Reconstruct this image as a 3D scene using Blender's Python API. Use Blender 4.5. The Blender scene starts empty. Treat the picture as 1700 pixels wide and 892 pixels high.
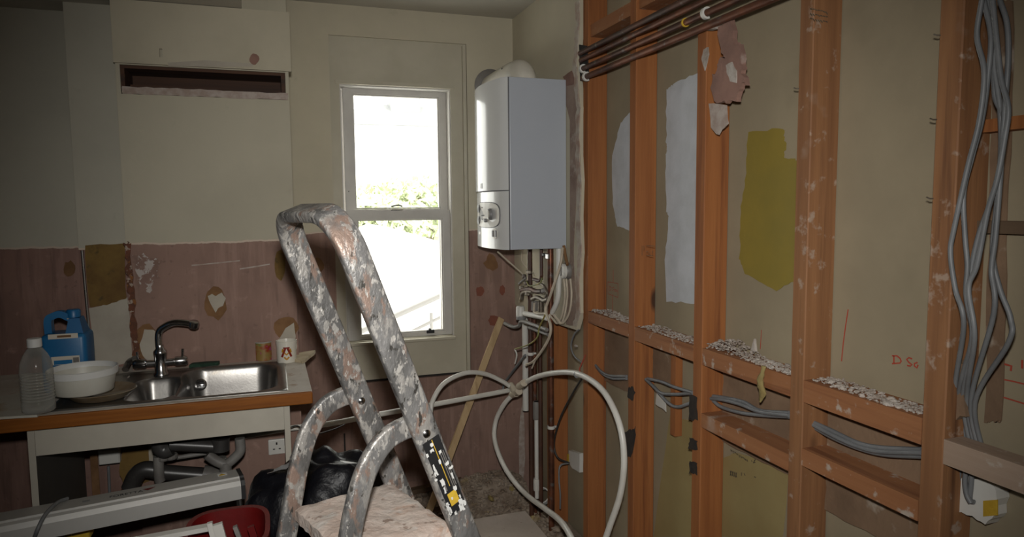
import bpy, bmesh, math, random
from mathutils import Vector, Matrix, noise
random.seed(7)
SC = bpy.context.scene
COL = SC.collection

# ------------------------------------------------------------------ camera
F = 1150.0; EYE = Vector((0, 0, 1.5))
YAW, PITCH, ROLL = math.radians(19.04), math.radians(5.09), math.radians(.535)
fw = Vector((math.sin(YAW)*math.cos(PITCH), math.cos(YAW)*math.cos(PITCH), -math.sin(PITCH)))
r0 = Vector((math.cos(YAW), -math.sin(YAW), 0)); d0 = fw.cross(r0)
RT = math.cos(ROLL)*r0 + math.sin(ROLL)*d0
DN = -math.sin(ROLL)*r0 + math.cos(ROLL)*d0
cam_d = bpy.data.cameras.new('camera'); cam = bpy.data.objects.new('camera', cam_d); COL.objects.link(cam)
cam_d.sensor_fit = 'HORIZONTAL'; cam_d.sensor_width = 36; cam_d.lens = F/1700*36
cam_d.clip_start = .02; cam_d.clip_end = 200
m = Matrix((RT, -DN, -fw)).transposed().to_4x4(); m.translation = EYE; cam.matrix_world = m
SC.camera = cam

# ------------------------------------------------------------------ light
SC.view_settings.view_transform = 'Standard'; SC.view_settings.look = 'None'
SC.view_settings.gamma = 1; SC.view_settings.use_curve_mapping = False
SC.view_settings.exposure = 0
W = bpy.data.worlds.new('overcast_sky'); SC.world = W; W.use_nodes = True
bg = W.node_tree.nodes['Background']; bg.inputs[0].default_value = (1, .985, .95, 1); bg.inputs[1].default_value = 5.0
# the flash on top of the camera: the photograph is lit by it
fl_d = bpy.data.lights.new('camera_flash', 'SPOT'); fl = bpy.data.objects.new('camera_flash', fl_d); COL.objects.link(fl)
fl_d.energy = 140; fl_d.color = (1, .975, .93); fl_d.spot_size = math.radians(91); fl_d.spot_blend = 1.0; fl_d.shadow_soft_size = .025
m = (Matrix.Rotation(math.radians(-5), 3, RT) @ Matrix((RT, -DN, -fw)).transposed()).to_4x4(); m.translation = EYE + Vector((0, .01, .115)); fl.matrix_world = m

# ------------------------------------------------------------------ helpers
def ray(px, py): return (px-850)/F*RT + (py-446)/F*DN + fw
def pt(px, py, x=None, y=None, z=None):
    w = ray(px, py)
    t = (x/w.x) if x is not None else (y/w.y) if y is not None else ((z-EYE.z)/w.z)
    return EYE + t*w
WORLD = {}
class MB:
    def __init__(s): s.v = []; s.f = []; s.smooth = False
    def add(s, vs, fs):
        o = len(s.v); s.v += [Vector(v) for v in vs]; s.f += [tuple(i+o for i in f) for f in fs]; return s
    def box(s, x0, x1, y0, y1, z0, z1):
        x0, x1 = min(x0,x1), max(x0,x1); y0, y1 = min(y0,y1), max(y0,y1); z0, z1 = min(z0,z1), max(z0,z1)
        return s.add([(x0,y0,z0),(x1,y0,z0),(x1,y1,z0),(x0,y1,z0),(x0,y0,z1),(x1,y0,z1),(x1,y1,z1),(x0,y1,z1)],
              [(0,3,2,1),(4,5,6,7),(0,1,5,4),(1,2,6,5),(2,3,7,6),(3,0,4,7)])
    def rbox(s, x0, x1, y0, y1, z0, z1, r=.003, seg=2):
        b = bmesh.new(); bmesh.ops.create_cube(b, size=1)
        for v in b.verts: v.co = Vector(((x0+x1)/2+v.co.x*(x1-x0), (y0+y1)/2+v.co.y*(y1-y0), (z0+z1)/2+v.co.z*(z1-z0)))
        bmesh.ops.bevel(b, geom=b.edges[:], offset=r, segments=seg, profile=.5, affect='EDGES')
        return s.bm(b)
    def bm(s, b):
        b.verts.index_update(); s.add([v.co.copy() for v in b.verts], [tuple(v.index for v in f.verts) for f in b.faces]); b.free(); return s
    def hexa(s, bot, top):          # two quads of 4 points
        return s.add(list(bot)+list(top), [(0,3,2,1),(4,5,6,7),(0,1,5,4),(1,2,6,5),(2,3,7,6),(3,0,4,7)])
    def sweep(s, path, prof, up=None, caps=True, closed=False):
        path = [Vector(p) for p in path]; n = len(path); k = len(prof); rings = []
        nx = None
        for i, p in enumerate(path):
            a = path[max(i-1, 0)]; b = path[min(i+1, n-1)]
            t = (b-a); t = t.normalized() if t.length > 1e-9 else Vector((0,0,1))
            if up is not None:
                ny = Vector(up).normalized(); nx = ny.cross(t).normalized(); ny2 = t.cross(nx)
            else:
                if nx is None: nx = t.orthogonal().normalized()
                nx = (nx - t*nx.dot(t)).normalized(); ny2 = t.cross(nx)
            sc = 1
            rings.append([p + nx*q[0] + ny2*q[1] for q in prof])
        vs = [v for r in rings for v in r]; fs = []
        for i in range(n-1):
            for j in range(k): fs.append((i*k+j, i*k+(j+1)%k, (i+1)*k+(j+1)%k, (i+1)*k+j))
        if caps: fs += [tuple(range(k-1, -1, -1)), tuple((n-1)*k+j for j in range(k))]
        return s.add(vs, fs)
    def tube(s, path, r, n=10): return s.sweep(path, [(r*math.cos(a), r*math.sin(a)) for a in [2*math.pi*i/n for i in range(n)]])
    def cyl(s, a, b, r, n=20): return s.tube([a, b], r, n)
    def lathe(s, prof, base, axis=(0,0,1), n=28, cap=True):   # prof: (radius, height)
        ax = Vector(axis).normalized(); u = ax.orthogonal().normalized(); w = ax.cross(u); base = Vector(base); vs = []
        for r, h in prof:
            for i in range(n):
                a = 2*math.pi*i/n; vs.append(base + ax*h + (u*math.cos(a)+w*math.sin(a))*r)
        fs = [(i*n+j, i*n+(j+1)%n, (i+1)*n+(j+1)%n, (i+1)*n+j) for i in range(len(prof)-1) for j in range(n)]
        if cap: fs += [tuple(range(n-1,-1,-1)), tuple((len(prof)-1)*n+j for j in range(n))]
        return s.add(vs, fs)
    def prism(s, pts, off):        # planar outline extruded by vector off
        pts = [Vector(p) for p in pts]; off = Vector(off); n = len(pts)
        return s.add(pts+[p+off for p in pts], [tuple(range(n-1,-1,-1)), tuple(range(n,2*n))]+[(i,(i+1)%n,n+(i+1)%n,n+i) for i in range(n)])
    def chunk(s, c, r, flat=.7, rnd=random):
        b = bmesh.new(); bmesh.ops.create_icosphere(b, subdivisions=1, radius=1)
        q = Matrix.Rotation(rnd.random()*6, 3, Vector((rnd.random()-.5, rnd.random()-.5, rnd.random()-.5)).normalized())
        sx, sy, sz = rnd.uniform(.6,1.3), rnd.uniform(.5,1.1), rnd.uniform(.35,.9)
        for v in b.verts:
            p = Vector((v.co.x*sx, v.co.y*sy, v.co.z*sz))*rnd.uniform(.75,1.15); p = q @ p; p.z *= flat; v.co = Vector(c)+p*r
        return s.bm(b)
def make(name, mb, mat, parent=None, smooth=None, label=None, cat=None, group=None, kind=None):
    me = bpy.data.meshes.new(name)
    xs = [v.x for v in mb.v]; ys = [v.y for v in mb.v]; zs = [v.z for v in mb.v]
    c = Vector(((min(xs)+max(xs))/2, (min(ys)+max(ys))/2, min(zs)))
    me.from_pydata([tuple(v-c) for v in mb.v], [], mb.f)
    b = bmesh.new(); b.from_mesh(me); bmesh.ops.recalc_face_normals(b, faces=b.faces[:]); b.to_mesh(me); b.free()
    if smooth is not None:
        for p in me.polygons: p.use_smooth = True
        me.set_sharp_from_angle(angle=math.radians(smooth))
    me.materials.append(mat)
    o = bpy.data.objects.new(name, me); COL.objects.link(o); put(o, c, parent)
    tag(o, label, cat, group, kind); return o
def put(o, c, parent):
    c = Vector(c); WORLD[o.name] = c
    if parent: o.parent = parent; o.location = c - WORLD[parent.name]
    else: o.location = c
def tag(o, label=None, cat=None, group=None, kind=None):
    if label: o['label'] = label
    if cat: o['category'] = cat
    if group: o['group'] = group
    if kind: o['kind'] = kind
def thing(name, loc, label, cat, group=None, kind=None):
    o = bpy.data.objects.new(name, None); COL.objects.link(o); o.empty_display_size = .05; put(o, loc, None); tag(o, label, cat, group, kind); return o
def spline(pts, n=10):
    pts = [Vector(p) for p in pts]; P = [2*pts[0]-pts[1]]+pts+[2*pts[-1]-pts[-2]]; out = []
    for i in range(1, len(P)-2):
        a, b, c, d = P[i-1:i+3]
        for k in range(n):
            t = k/n; out.append(.5*((2*b)+(c-a)*t+(2*a-5*b+4*c-d)*t*t+(3*b-a-3*c+d)*t**3))
    out.append(pts[-1]); return out
def jag(pts, amp, n=6, seed=0):    # subdivide a closed outline and roughen it
    rnd = random.Random(seed); pts = [Vector(p) for p in pts]; out = []
    for i, p in enumerate(pts):
        q = pts[(i+1) % len(pts)]
        for k in range(n):
            c = p.lerp(q, k/n); out.append(c)
    ctr = sum(out, Vector())/len(out)
    e1 = (out[0]-ctr).normalized(); nrm = None
    for p in out:
        nrm = e1.cross(p-ctr)
        if nrm.length > 1e-5: break
    nrm.normalize(); e2 = nrm.cross(e1)
    return [p + e1*rnd.uniform(-amp, amp) + e2*rnd.uniform(-amp, amp) for p in out]
def blob(px, py, rx, ry, n=14, seed=0, rough=.18):   # irregular round outline in photo pixels
    rnd = random.Random(seed); return [(px+rx*math.cos(a)*(1+rnd.uniform(-rough,rough)), py+ry*math.sin(a)*(1+rnd.uniform(-rough,rough))) for a in [2*math.pi*i/n for i in range(n)]]

# ------------------------------------------------------------------ materials
def mat(name, col, col2=None, scale=6, lo=.38, hi=.62, rough=.8, metal=0, bump=.15, bscale=60, stretch=(1,1,1), spots=(), coat=0, spec=.5, bdist=.004):
    M = bpy.data.materials.new(name); M.use_nodes = True; N = M.node_tree.nodes; L = M.node_tree.links
    bs = N['Principled BSDF']; bs.inputs['Roughness'].default_value = rough; bs.inputs['Metallic'].default_value = metal
    bs.inputs['Specular IOR Level'].default_value = spec; bs.inputs['Coat Weight'].default_value = coat
    tc = N.new('ShaderNodeTexCoord'); oi = N.new('ShaderNodeObjectInfo'); ad = N.new('ShaderNodeVectorMath'); ad.operation = 'MULTIPLY_ADD'
    cb = N.new('ShaderNodeCombineXYZ'); 
    for i in range(3): L.new(oi.outputs['Random'], cb.inputs[i])
    L.new(cb.outputs[0], ad.inputs[0]); ad.inputs[1].default_value = (13, 27, 41); L.new(tc.outputs['Object'], ad.inputs[2])
    mp = N.new('ShaderNodeMapping'); mp.inputs['Scale'].default_value = stretch; L.new(ad.outputs[0], mp.inputs[0])
    def nz(sc, det=5, src=mp): 
        n = N.new('ShaderNodeTexNoise'); n.inputs['Scale'].default_value = sc; n.inputs['Detail'].default_value = det; n.inputs['Roughness'].default_value = .6; L.new(src.outputs[0], n.inputs[0]); return n
    def rg(src, a, b):
        r = N.new('ShaderNodeMapRange'); r.inputs[1].default_value = a; r.inputs[2].default_value = b; L.new(src, r.inputs[0]); return r.outputs[0]
    def mx(fac, a, b):
        k = N.new('ShaderNodeMix'); k.data_type = 'RGBA'; L.new(fac, k.inputs[0])
        for s, i in ((a, 6), (b, 7)):
            if isinstance(s, tuple): k.inputs[i].default_value = (*s, 1)
            else: L.new(s, k.inputs[i])
        return k.outputs[2]
    c = col
    if col2: c = mx(rg(nz(scale).outputs[0], lo, hi), col, col2)
    for sp in spots:
        sc, a, b, cc = sp[:4]; c = mx(rg(nz(sc, 4, ad if len(sp) > 4 else mp).outputs[0], a, b), c, cc)
    if isinstance(c, tuple): bs.inputs['Base Color'].default_value = (*c, 1)
    else: L.new(c, bs.inputs['Base Color'])
    if bump:
        bn = N.new('ShaderNodeBump'); bn.inputs['Strength'].default_value = bump; bn.inputs['Distance'].default_value = bdist; L.new(nz(bscale).outputs[0], bn.inputs['Height']); L.new(bn.outputs[0], bs.inputs['Normal'])
    M['x'] = 1; M_NODES[name] = (M, N, L, bs, tc, ad, mx, rg, nz); return M
M_NODES = {}
def wood(name, c1, c2, c3, axis, rough=.75, dust=None):
    st = [26, 26, 26]; st[axis] = 1.1
    sp = [(1.1, .56, .72, c3)]
    if dust: sp.append((22, .6, .68, dust, 1)); sp.append((4, .62, .75, dust, 1))
    M = mat(name, c1, c2, scale=1.0, lo=.35, hi=.68, rough=rough, bump=.25, bscale=3, stretch=tuple(st), spots=sp)
    _, N, L, bs, tc, ad, mx, rg, nz = M_NODES[name]
    # knots
    mp = N.new('ShaderNodeMapping'); s2 = [5, 5, 5]; s2[axis] = 1.9; mp.inputs['Scale'].default_value = s2; L.new(ad.outputs[0], mp.inputs[0])
    vo = N.new('ShaderNodeTexVoronoi'); vo.inputs['Scale'].default_value = 1.0; L.new(mp.outputs[0], vo.inputs[0])
    src = bs.inputs['Base Color'].links[0].from_socket
    L.new(mx(rg(vo.outputs['Distance'], .10, .045), src, (.05,.018,.006)), bs.inputs['Base Color'])
    return M
def wall_mat(name, top, low, zline, zoff=0, both=True, seed=0.0, amp=.012, tone2=None):
    """paint above, stripped plaster below a ragged line (world height)"""
    M = mat(name, top, tuple(c*.9 for c in top), scale=2.2, rough=.85, bump=.12, bscale=26, spots=[(9, .66, .8, tuple(c*.82 for c in top))])
    _, N, L, bs, tc, ad, mx, rg, nz = M_NODES[name]
    src = bs.inputs['Base Color'].links[0].from_socket
    ge = N.new('ShaderNodeNewGeometry'); se = N.new('ShaderNodeSeparateXYZ'); L.new(ge.outputs['Position'], se.inputs[0])
    n = nz(14, 6); ma = N.new('ShaderNodeMath'); ma.operation = 'MULTIPLY_ADD'; L.new(n.outputs[0], ma.inputs[0]); ma.inputs[1].default_value = amp*2; L.new(se.outputs[2], ma.inputs[2])
    pl = mx(rg(nz(3.2).outputs[0], .4, .62), low, tone2 or tuple(c*.78 for c in low))
    pl = mx(rg(nz(17).outputs[0], .6, .78), pl, tuple(min(1, c*1.35+.03) for c in low))
    mpv = N.new('ShaderNodeMapping'); mpv.inputs['Scale'].default_value = (9,9,.9); L.new(ad.outputs[0], mpv.inputs[0])
    pl = mx(rg(nz(2.6, 5, mpv).outputs[0], .50, .75), pl, tuple(c*1.22+.02 for c in low)); pl = mx(rg(nz(3.4, 5, mpv).outputs[0], .56, .76), pl, tuple(c*.62 for c in low)); pl = mx(rg(nz(38).outputs[0], .62, .74), pl, tuple(c*.7 for c in low))
    edge = mx(rg(ma.outputs[0], zline+amp-.007, zline+amp-.005), pl, (.55,.45,.36))
    L.new(mx(rg(ma.outputs[0], zline+amp, zline+amp+.0015), edge, src), bs.inputs['Base Color'])
    return M
CREAM = (.50,.455,.345); PINK = (.265,.165,.13)
m_wall = wall_mat('cream_paint_over_pink_plaster', CREAM, PINK, 1.385)
m_breast = wall_mat('cream_board_over_pink_plaster', (.45,.415,.32), PINK, 1.378)
m_alcove = wall_mat('grey_cream_paint_over_plaster', (.46,.435,.355), (.25,.145,.115), 1.362)
m_paint = mat('old_cream_paint', CREAM, (.44,.40,.30), scale=3, rough=.8, bump=.1, bscale=30)
m_trim = mat('cream_gloss_trim', (.46,.425,.33), (.41,.375,.285), scale=4, rough=.55, bump=.08, bscale=30)
m_ceil = mat('ceiling_paint', (.50,.47,.40), (.46,.43,.37), scale=3, rough=.9, bump=.08)
m_sash = mat('grey_white_sash_paint', (.52,.50,.46), (.45,.43,.40), scale=5, rough=.5, bump=.06)
m_dark = mat('dark_gap', (.02,.017,.014), rough=.9, bump=0)
m_board = mat('plasterboard_back', (.30,.25,.165), (.265,.22,.145), scale=3.5, rough=.9, bump=.1, bscale=40, spots=[(2.2, .58, .75, (.22,.185,.12))])
m_stud = wood('orange_pine', (.31,.115,.032), (.22,.072,.018), (.15,.045,.012), 2)
m_stud2 = wood('dusty_brown_pine', (.27,.125,.05), (.17,.072,.028), (.10,.04,.016), 2, dust=(.32,.23,.17))
m_nog = wood('pine_noggin', (.31,.135,.055), (.235,.09,.033), (.17,.06,.022), 1, dust=(.40,.33,.27))
m_nogdust = wood('dust_covered_noggin', (.36,.27,.205), (.27,.185,.13), (.20,.11,.065), 1, dust=(.42,.36,.30))
m_batten = wood('pale_batten_pine', (.50,.36,.20), (.42,.29,.15), (.36,.24,.12), 2)
m_plaster = mat('pink_plaster_lump', (.27,.155,.12), (.20,.115,.09), scale=9, rough=.95, bump=.5, bscale=40, spots=[(12, .62, .72, (.36,.28,.24))])
m_rawedge = mat('ragged_plaster_edge', (.48,.44,.38), (.34,.24,.19), scale=16, rough=.95, bump=.7, bscale=30)
m_debris = mat('white_plaster_debris', (.44,.40,.36), (.27,.22,.18), scale=20, rough=.95, bump=.5, bscale=60)
m_rubble = mat('grey_brown_rubble', (.34,.28,.22), (.19,.14,.10), scale=14, rough=.95, bump=.5, bscale=50, spots=[(6, .6, .7, (.40,.30,.12))])
m_floor = mat('dusty_chipboard', (.58,.51,.445), (.50,.435,.37), scale=5, rough=.95, bump=.25, bscale=90, spots=[(30, .66, .74, (.30,.24,.19))])
m_joist = wood('dirty_joist', (.13,.085,.05), (.09,.055,.03), (.05,.03,.02), 1)
m_whitepaint = mat('white_paint_patch', (.52,.54,.57), (.45,.47,.49), scale=9, rough=.8, bump=.5, bscale=18)
m_yellow = mat('olive_yellow_paint', (.25,.185,.028), (.215,.165,.03), scale=4, rough=.85, bump=.2, bscale=20)
m_olive = mat('faded_olive_stain', (.30,.235,.10), (.27,.20,.08), scale=4, rough=.9, bump=.1)
m_copper = mat('tarnished_copper', (.20,.075,.038), (.07,.03,.02), scale=9, rough=.45, metal=.55, bump=.1, spots=[(20, .6, .7, (.16,.15,.14))])
m_blackpipe = mat('blackened_pipe', (.055,.042,.035), (.12,.05,.03), scale=7, rough=.5, metal=.4, bump=.1, spots=[(24, .62, .7, (.20,.18,.16))])
m_brownpipe = mat('dark_brown_painted_pipe', (.085,.035,.02), (.05,.022,.014), scale=6, rough=.5, bump=.1)
m_whitepl = mat('white_plastic', (.62,.61,.57), (.56,.55,.51), scale=5, rough=.4, bump=.03)
m_hose = mat('white_plastic_pipe', (.66,.65,.60), (.60,.58,.53), scale=9, rough=.35, bump=.03)
m_creamcable = mat('cream_cable', (.52,.46,.36), (.42,.36,.28), scale=12, rough=.6, bump=.05)
m_greycable = mat('grey_cable_sheath', (.175,.18,.185), (.13,.135,.14), scale=10, rough=.5, bump=.05)
m_blackcable = mat('black_cable', (.03,.028,.026), rough=.5, bump=0)
m_yellowcable = mat('yellow_green_earth_wire', (.30,.24,.05), (.14,.17,.05), scale=20, rough=.5, bump=0)
m_redwire = mat('red_marker', (.36,.055,.03), rough=.8, bump=0)
m_blackink = mat('black_stamp_ink', (.045,.035,.025), (.11,.085,.05), scale=60, rough=.9, bump=0)
m_boiler = mat('white_boiler_enamel', (.40,.43,.475), (.385,.415,.46), scale=2, rough=.3, bump=0, spots=[(7, .72, .84, (.42,.40,.38))])
m_boilfront = mat('glossy_white_boiler_cover', (.66,.67,.67), rough=.16, bump=0, coat=.25)
m_boilgrey = mat('boiler_panel_cream', (.60,.575,.52), rough=.35, bump=0)
m_seam = mat('seam_grey', (.10,.10,.11), rough=.6, bump=0)
m_knob = mat('grey_knob', (.20,.20,.20), (.16,.16,.16), scale=8, rough=.4, bump=0)
m_flue = mat('white_flue', (.62,.59,.52), (.54,.51,.45), scale=6, rough=.45, bump=.05)
m_brass = mat('dirty_brass_grey', (.22,.19,.15), (.11,.09,.07), scale=25, rough=.45, metal=.6, bump=.2)
m_chrome = mat('chrome', (.60,.60,.60), (.42,.42,.42), scale=12, rough=.2, metal=1, bump=.03)
m_steel = mat('brushed_steel', (.27,.26,.245), (.20,.19,.18), scale=5, rough=.33, metal=.9, bump=.05, bscale=120, spots=[(7, .62, .78, (.30,.26,.21))])
m_work = mat('dirty_white_worktop', (.58,.54,.48), (.48,.43,.37), scale=7, rough=.6, bump=.15, spots=[(18, .6, .72, (.38,.28,.20)), (3, .6, .75, (.40,.33,.26))])
m_edge = mat('orange_wood_edging', (.25,.082,.010), (.18,.055,.006), spec=.25, scale=4, rough=.6, bump=.1, stretch=(1,14,14))
m_unit = mat('cream_melamine', (.46,.43,.36), (.40,.37,.31), scale=4, rough=.5, bump=.05)
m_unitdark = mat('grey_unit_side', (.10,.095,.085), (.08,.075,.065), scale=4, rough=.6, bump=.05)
m_pvcgrey = mat('dirty_grey_waste_pipe', (.20,.19,.175), (.13,.12,.11), scale=8, rough=.5, bump=.1)
m_pvcblack = mat('black_waste_pipe', (.05,.048,.046), (.035,.032,.03), scale=8, rough=.35, bump=.05)
m_blue = mat('blue_hdpe', (.010,.13,.30), (.008,.10,.25), scale=5, rough=.4, bump=.05)
m_cap = mat('white_cap', (.60,.60,.58), rough=.45, bump=0)
m_tub = mat('stained_white_tub', (.56,.55,.49), (.48,.46,.39), scale=5, rough=.45, bump=.05, spots=[(6, .56, .7, (.34,.22,.10))])
m_glassdish = mat('stained_glass_dish', (.25,.22,.17), (.17,.12,.07), scale=7, rough=.15, bump=.1)
m_paperlab = mat('pale_label', (.55,.50,.42), rough=.8, bump=0)
m_orange = mat('orange_print', (.45,.10,.02), (.42,.16,.04), scale=40, rough=.6, bump=0)
m_mug = mat('white_glazed_mug', (.64,.61,.53), rough=.2, bump=0)
m_mugred = mat('dark_red_glaze', (.20,.02,.012), rough=.25, bump=0)
m_mugyel = mat('mustard_glaze', (.42,.20,.015), rough=.25, bump=0)
m_tin = mat('floral_tin_print', (.25,.03,.012), (.25,.16,.05), scale=26, rough=.4, bump=0, lo=.45, hi=.55, spots=[(40, .62, .66, (.32,.05,.16)), (30, .63, .67, (.10,.18,.05))])
m_tinlid = mat('pale_tin_rim', (.55,.53,.48), rough=.3, metal=.4, bump=0)
m_sponge = mat('dark_green_scourer', (.02,.055,.032), (.012,.035,.02), scale=30, rough=.95, bump=.8, bscale=90)
m_card = mat('torn_card', (.50,.42,.29), (.38,.30,.19), scale=14, rough=.9, bump=.2)
m_bag = mat('black_plastic_bag', (.004,.004,.006), rough=.42, bump=.6, bscale=7, spec=.25, bdist=.02)
m_foil = mat('silver_tape', (.50,.50,.50), (.35,.35,.35), scale=14, rough=.3, metal=.8, bump=.4, bscale=40)
m_red = mat('red_plastic', (.15,.006,.006), (.10,.005,.005), scale=6, rough=.4, bump=.1)
m_alu = mat('satin_aluminium', (.50,.49,.465), (.45,.44,.415), scale=4, rough=.36, metal=.3, bump=.03)
m_black = mat('black_plastic', (.015,.015,.016), rough=.45, bump=0)
m_foam = mat('yellow_foam', (.55,.36,.03), (.45,.28,.02), scale=20, rough=.95, bump=.5)
m_wool = mat('yellow_insulation_wool', (.28,.22,.085), (.21,.155,.055), scale=18, rough=.95, bump=.9, bscale=50)
m_darkwood = wood('old_dark_wood', (.075,.03,.012), (.035,.014,.007), (.02,.01,.006), 0)
m_char = mat('black_scorch', (.012,.010,.009), (.03,.02,.014), scale=30, rough=.95, bump=.4)
m_adh = mat('ochre_adhesive', (.22,.115,.05), (.15,.075,.03), scale=12, rough=.9, bump=.4)
m_adh2 = mat('brown_old_adhesive', (.19,.115,.03), (.13,.07,.02), scale=9, rough=.9, bump=.3, spots=[(14,.6,.7,(.07,.05,.02))])
m_redplast = mat('red_brown_plaster', (.22,.075,.045), (.17,.06,.04), scale=12, rough=.95, bump=.2)
m_palepatch = mat('pale_filler', (.44,.40,.33), (.38,.34,.28), scale=8, rough=.9, bump=.2)
m_scuff = mat('white_scuff', (.42,.36,.32), (.32,.25,.21), scale=30, rough=.9, bump=.3)
m_residue = mat('sparse_white_residue', (.24,.15,.12), (.20,.125,.10), scale=20, rough=.95, bump=.4, spots=[(24,.52,.57,(.42,.37,.34)),(60,.58,.62,(.46,.42,.39))])
m_crumble = mat('crumbling_rusty_edge', (.15,.055,.03), (.09,.04,.025), scale=30, rough=.95, bump=.8, spots=[(45,.56,.6,(.34,.27,.22)),(30,.6,.66,(.22,.09,.03))])
m_bottle = bpy.data.materials.new('clear_bottle_plastic'); m_bottle.use_nodes = True
_n = m_bottle.node_tree.nodes; _l = m_bottle.node_tree.links; _p = _n['Principled BSDF']; _p.inputs['Base Color'].default_value = (.55,.55,.52,1); _p.inputs['Roughness'].default_value = .12
_t = _n.new('ShaderNodeBsdfTransparent'); _t.inputs[0].default_value = (.95,.95,.93,1); _w = _n.new('ShaderNodeLayerWeight'); _w.inputs[0].default_value = .35
_m = _n.new('ShaderNodeMapRange'); _m.inputs[3].default_value = .10; _m.inputs[4].default_value = .75; _l.new(_w.outputs['Facing'], _m.inputs[0])
_x = _n.new('ShaderNodeMixShader'); _l.new(_m.outputs[0], _x.inputs[0]); _l.new(_t.outputs[0], _x.inputs[1]); _l.new(_p.outputs[0], _x.inputs[2]); _l.new(_x.outputs[0], _n['Material Output'].inputs[0])
m_pane = bpy.data.materials.new('window_glass'); m_pane.use_nodes = True
_n = m_pane.node_tree.nodes; _l = m_pane.node_tree.links; _n.remove(_n['Principled BSDF'])
_t = _n.new('ShaderNodeBsdfTransparent'); _g = _n.new('ShaderNodeBsdfGlossy'); _g.inputs['Roughness'].default_value = .03; _x = _n.new('ShaderNodeMixShader'); _x.inputs[0].default_value = .05
_t.inputs[0].default_value = (.96,.97,.95,1); _l.new(_t.outputs[0], _x.inputs[1]); _l.new(_g.outputs[0], _x.inputs[2]); _l.new(_x.outputs[0], _n['Material Output'].inputs[0])
# aluminium ladder caked in paint and plaster
m_lad = mat('paint_splattered_aluminium', (.22,.215,.21), (.12,.117,.113), scale=16, lo=.40, hi=.60, rough=.4, metal=.35, bump=1.0, bscale=55, stretch=(1,1,.5),
   spots=[(26, .54, .60, (.26,.185,.15)), (36, .53, .58, (.31,.295,.275)), (50, .58, .62, (.37,.355,.33)), (95, .60, .63, (.44,.42,.39)), (64, .63, .66, (.06,.056,.05)), (9, .64, .72, (.25,.18,.145))])
m_plat = mat('plaster_caked_platform', (.46,.36,.305), (.55,.475,.42), scale=9, rough=.9, bump=1.0, bscale=22, spots=[(16, .55, .66, (.52,.48,.44)), (12, .58, .70, (.40,.26,.19)), (28, .62, .68, (.27,.20,.16))], bdist=.008)
m_leaf = mat('sunlit_leaves', (.66,.70,.50), (.55,.61,.40), scale=3, rough=.7, bump=0)
m_bark = mat('grey_bark', (.25,.20,.15), rough=.9, bump=.3)
m_render = mat('white_render', (.75,.74,.72), rough=.9, bump=0)
m_slate = mat('pale_slate', (.31,.315,.32), (.27,.275,.28), scale=3, rough=.8, bump=0)
m_housepane = mat('bright_house_glass', (.55,.56,.57), rough=.2, bump=0)
m_gutter = mat('pale_gutter', (.27,.27,.265), rough=.6, bump=0)

# ------------------------------------------------------------------ the shell
XR = 1.235          # stud faces of the right wall
XP = 1.222          # plaster face of the right wall near the corner
XB = 1.322          # back board behind the studs
YW = 3.5            # window wall
YC = 2.89; YS = 2.98; YA = 3.12   # boxed breast, its side strip, left alcove
ZC = 2.475
XL, YBK = -2.6, -1.6
xbr = pt(486, 313, y=YC).x; xbl = pt(204, 330, y=YC).x; xsl = pt(125, 330, y=YS).x
zsof = pt(300, 7, y=YC).z
S = dict(kind='structure')
fx = 1.13          # edge of the floor sheet by the trench
mb = MB(); mb.box(XL, fx, YBK, 3.11, -.05, 0)
make('floor', mb, m_floor, label='dusty pale chipboard floor sheet in the middle of the room', cat='floor', **S)
make('floor_void', MB().box(XL-.3, 1.9, YBK-.3, YW+.3, -.20, -.11), m_joist, label='dark open floor void along the walls beyond the sheet edge', cat='floor', **S)
make('floor_joist', MB().box(fx+.02, fx+.065, YBK, YW-.01, -.11, -.045), m_joist, label='dirty timber bearer beside the edge of the floor sheet', cat='joist', **S)
make('ceiling', MB().box(XL, 1.9, YBK, YW+.2, ZC, ZC+.1), m_ceil, label='off-white ceiling above the window wall', cat='ceiling', **S)
xs0 = pt(401, 8, y=YC).x
make('ceiling_lowered', MB().box(XL, xs0, .9, YC-.001, zsof, ZC-.001).box(XL, xbl-.001, YC-.001, YA, zsof, ZC-.001), m_ceil, label='lowered grey ceiling soffit at the upper left', cat='ceiling', **S)
# window wall with an opening for the panelled surround
px0, px1, pz0, pz1 = .288, .972, .617, 2.33
def holed(x0, x1, z0, z1, hx0, hx1, hz0, hz1, y0, y1):
    m_ = MB()
    vs = []
    for y in (y0, y1): vs += [(x0,y,z0),(x1,y,z0),(x1,y,z1),(x0,y,z1),(hx0,y,hz0),(hx1,y,hz0),(hx1,y,hz1),(hx0,y,hz1)]
    fs = []
    for o in (0, 8): fs += [(o,o+1,o+5,o+4),(o+1,o+2,o+6,o+5),(o+2,o+3,o+7,o+6),(o+3,o,o+4,o+7)]
    for k in range(4): fs += [(k,(k+1)%4,8+(k+1)%4,8+k),(4+k,4+(k+1)%4,12+(k+1)%4,12+k)]
    return m_.add(vs, fs)
wb = make('wall_back', holed(xbr-.2, 1.9, -.2, ZC, px0, px1, pz0, pz1, YW, YW+.2), m_wall, label='cream painted window wall with bare pink plaster below', cat='wall', **S)
wx0, wx1, wz0, wz1 = pt(570,350,y=YW).x, pt(752,350,y=YW).x, pt(660,566,y=YW).z, pt(660,143,y=YW).z
tr = make('trim_1', holed(px0, px1, pz0+.012, pz1, wx0, wx1, wz0, wz1, YW+.012, YW+.17), m_trim, label='recessed cream panelling around the sash window', cat='window surround', **S)
make('edge_bead', MB().box(px1-.022, px1-.008, YW-.004, YW+.013, pz0+.02, pz1-.01), m_trim, tr)
make('head_bead', MB().box(wx0-.02, wx1+.02, YW+.0, YW+.0125, wz1, wz1+.018), m_trim, tr)
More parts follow.
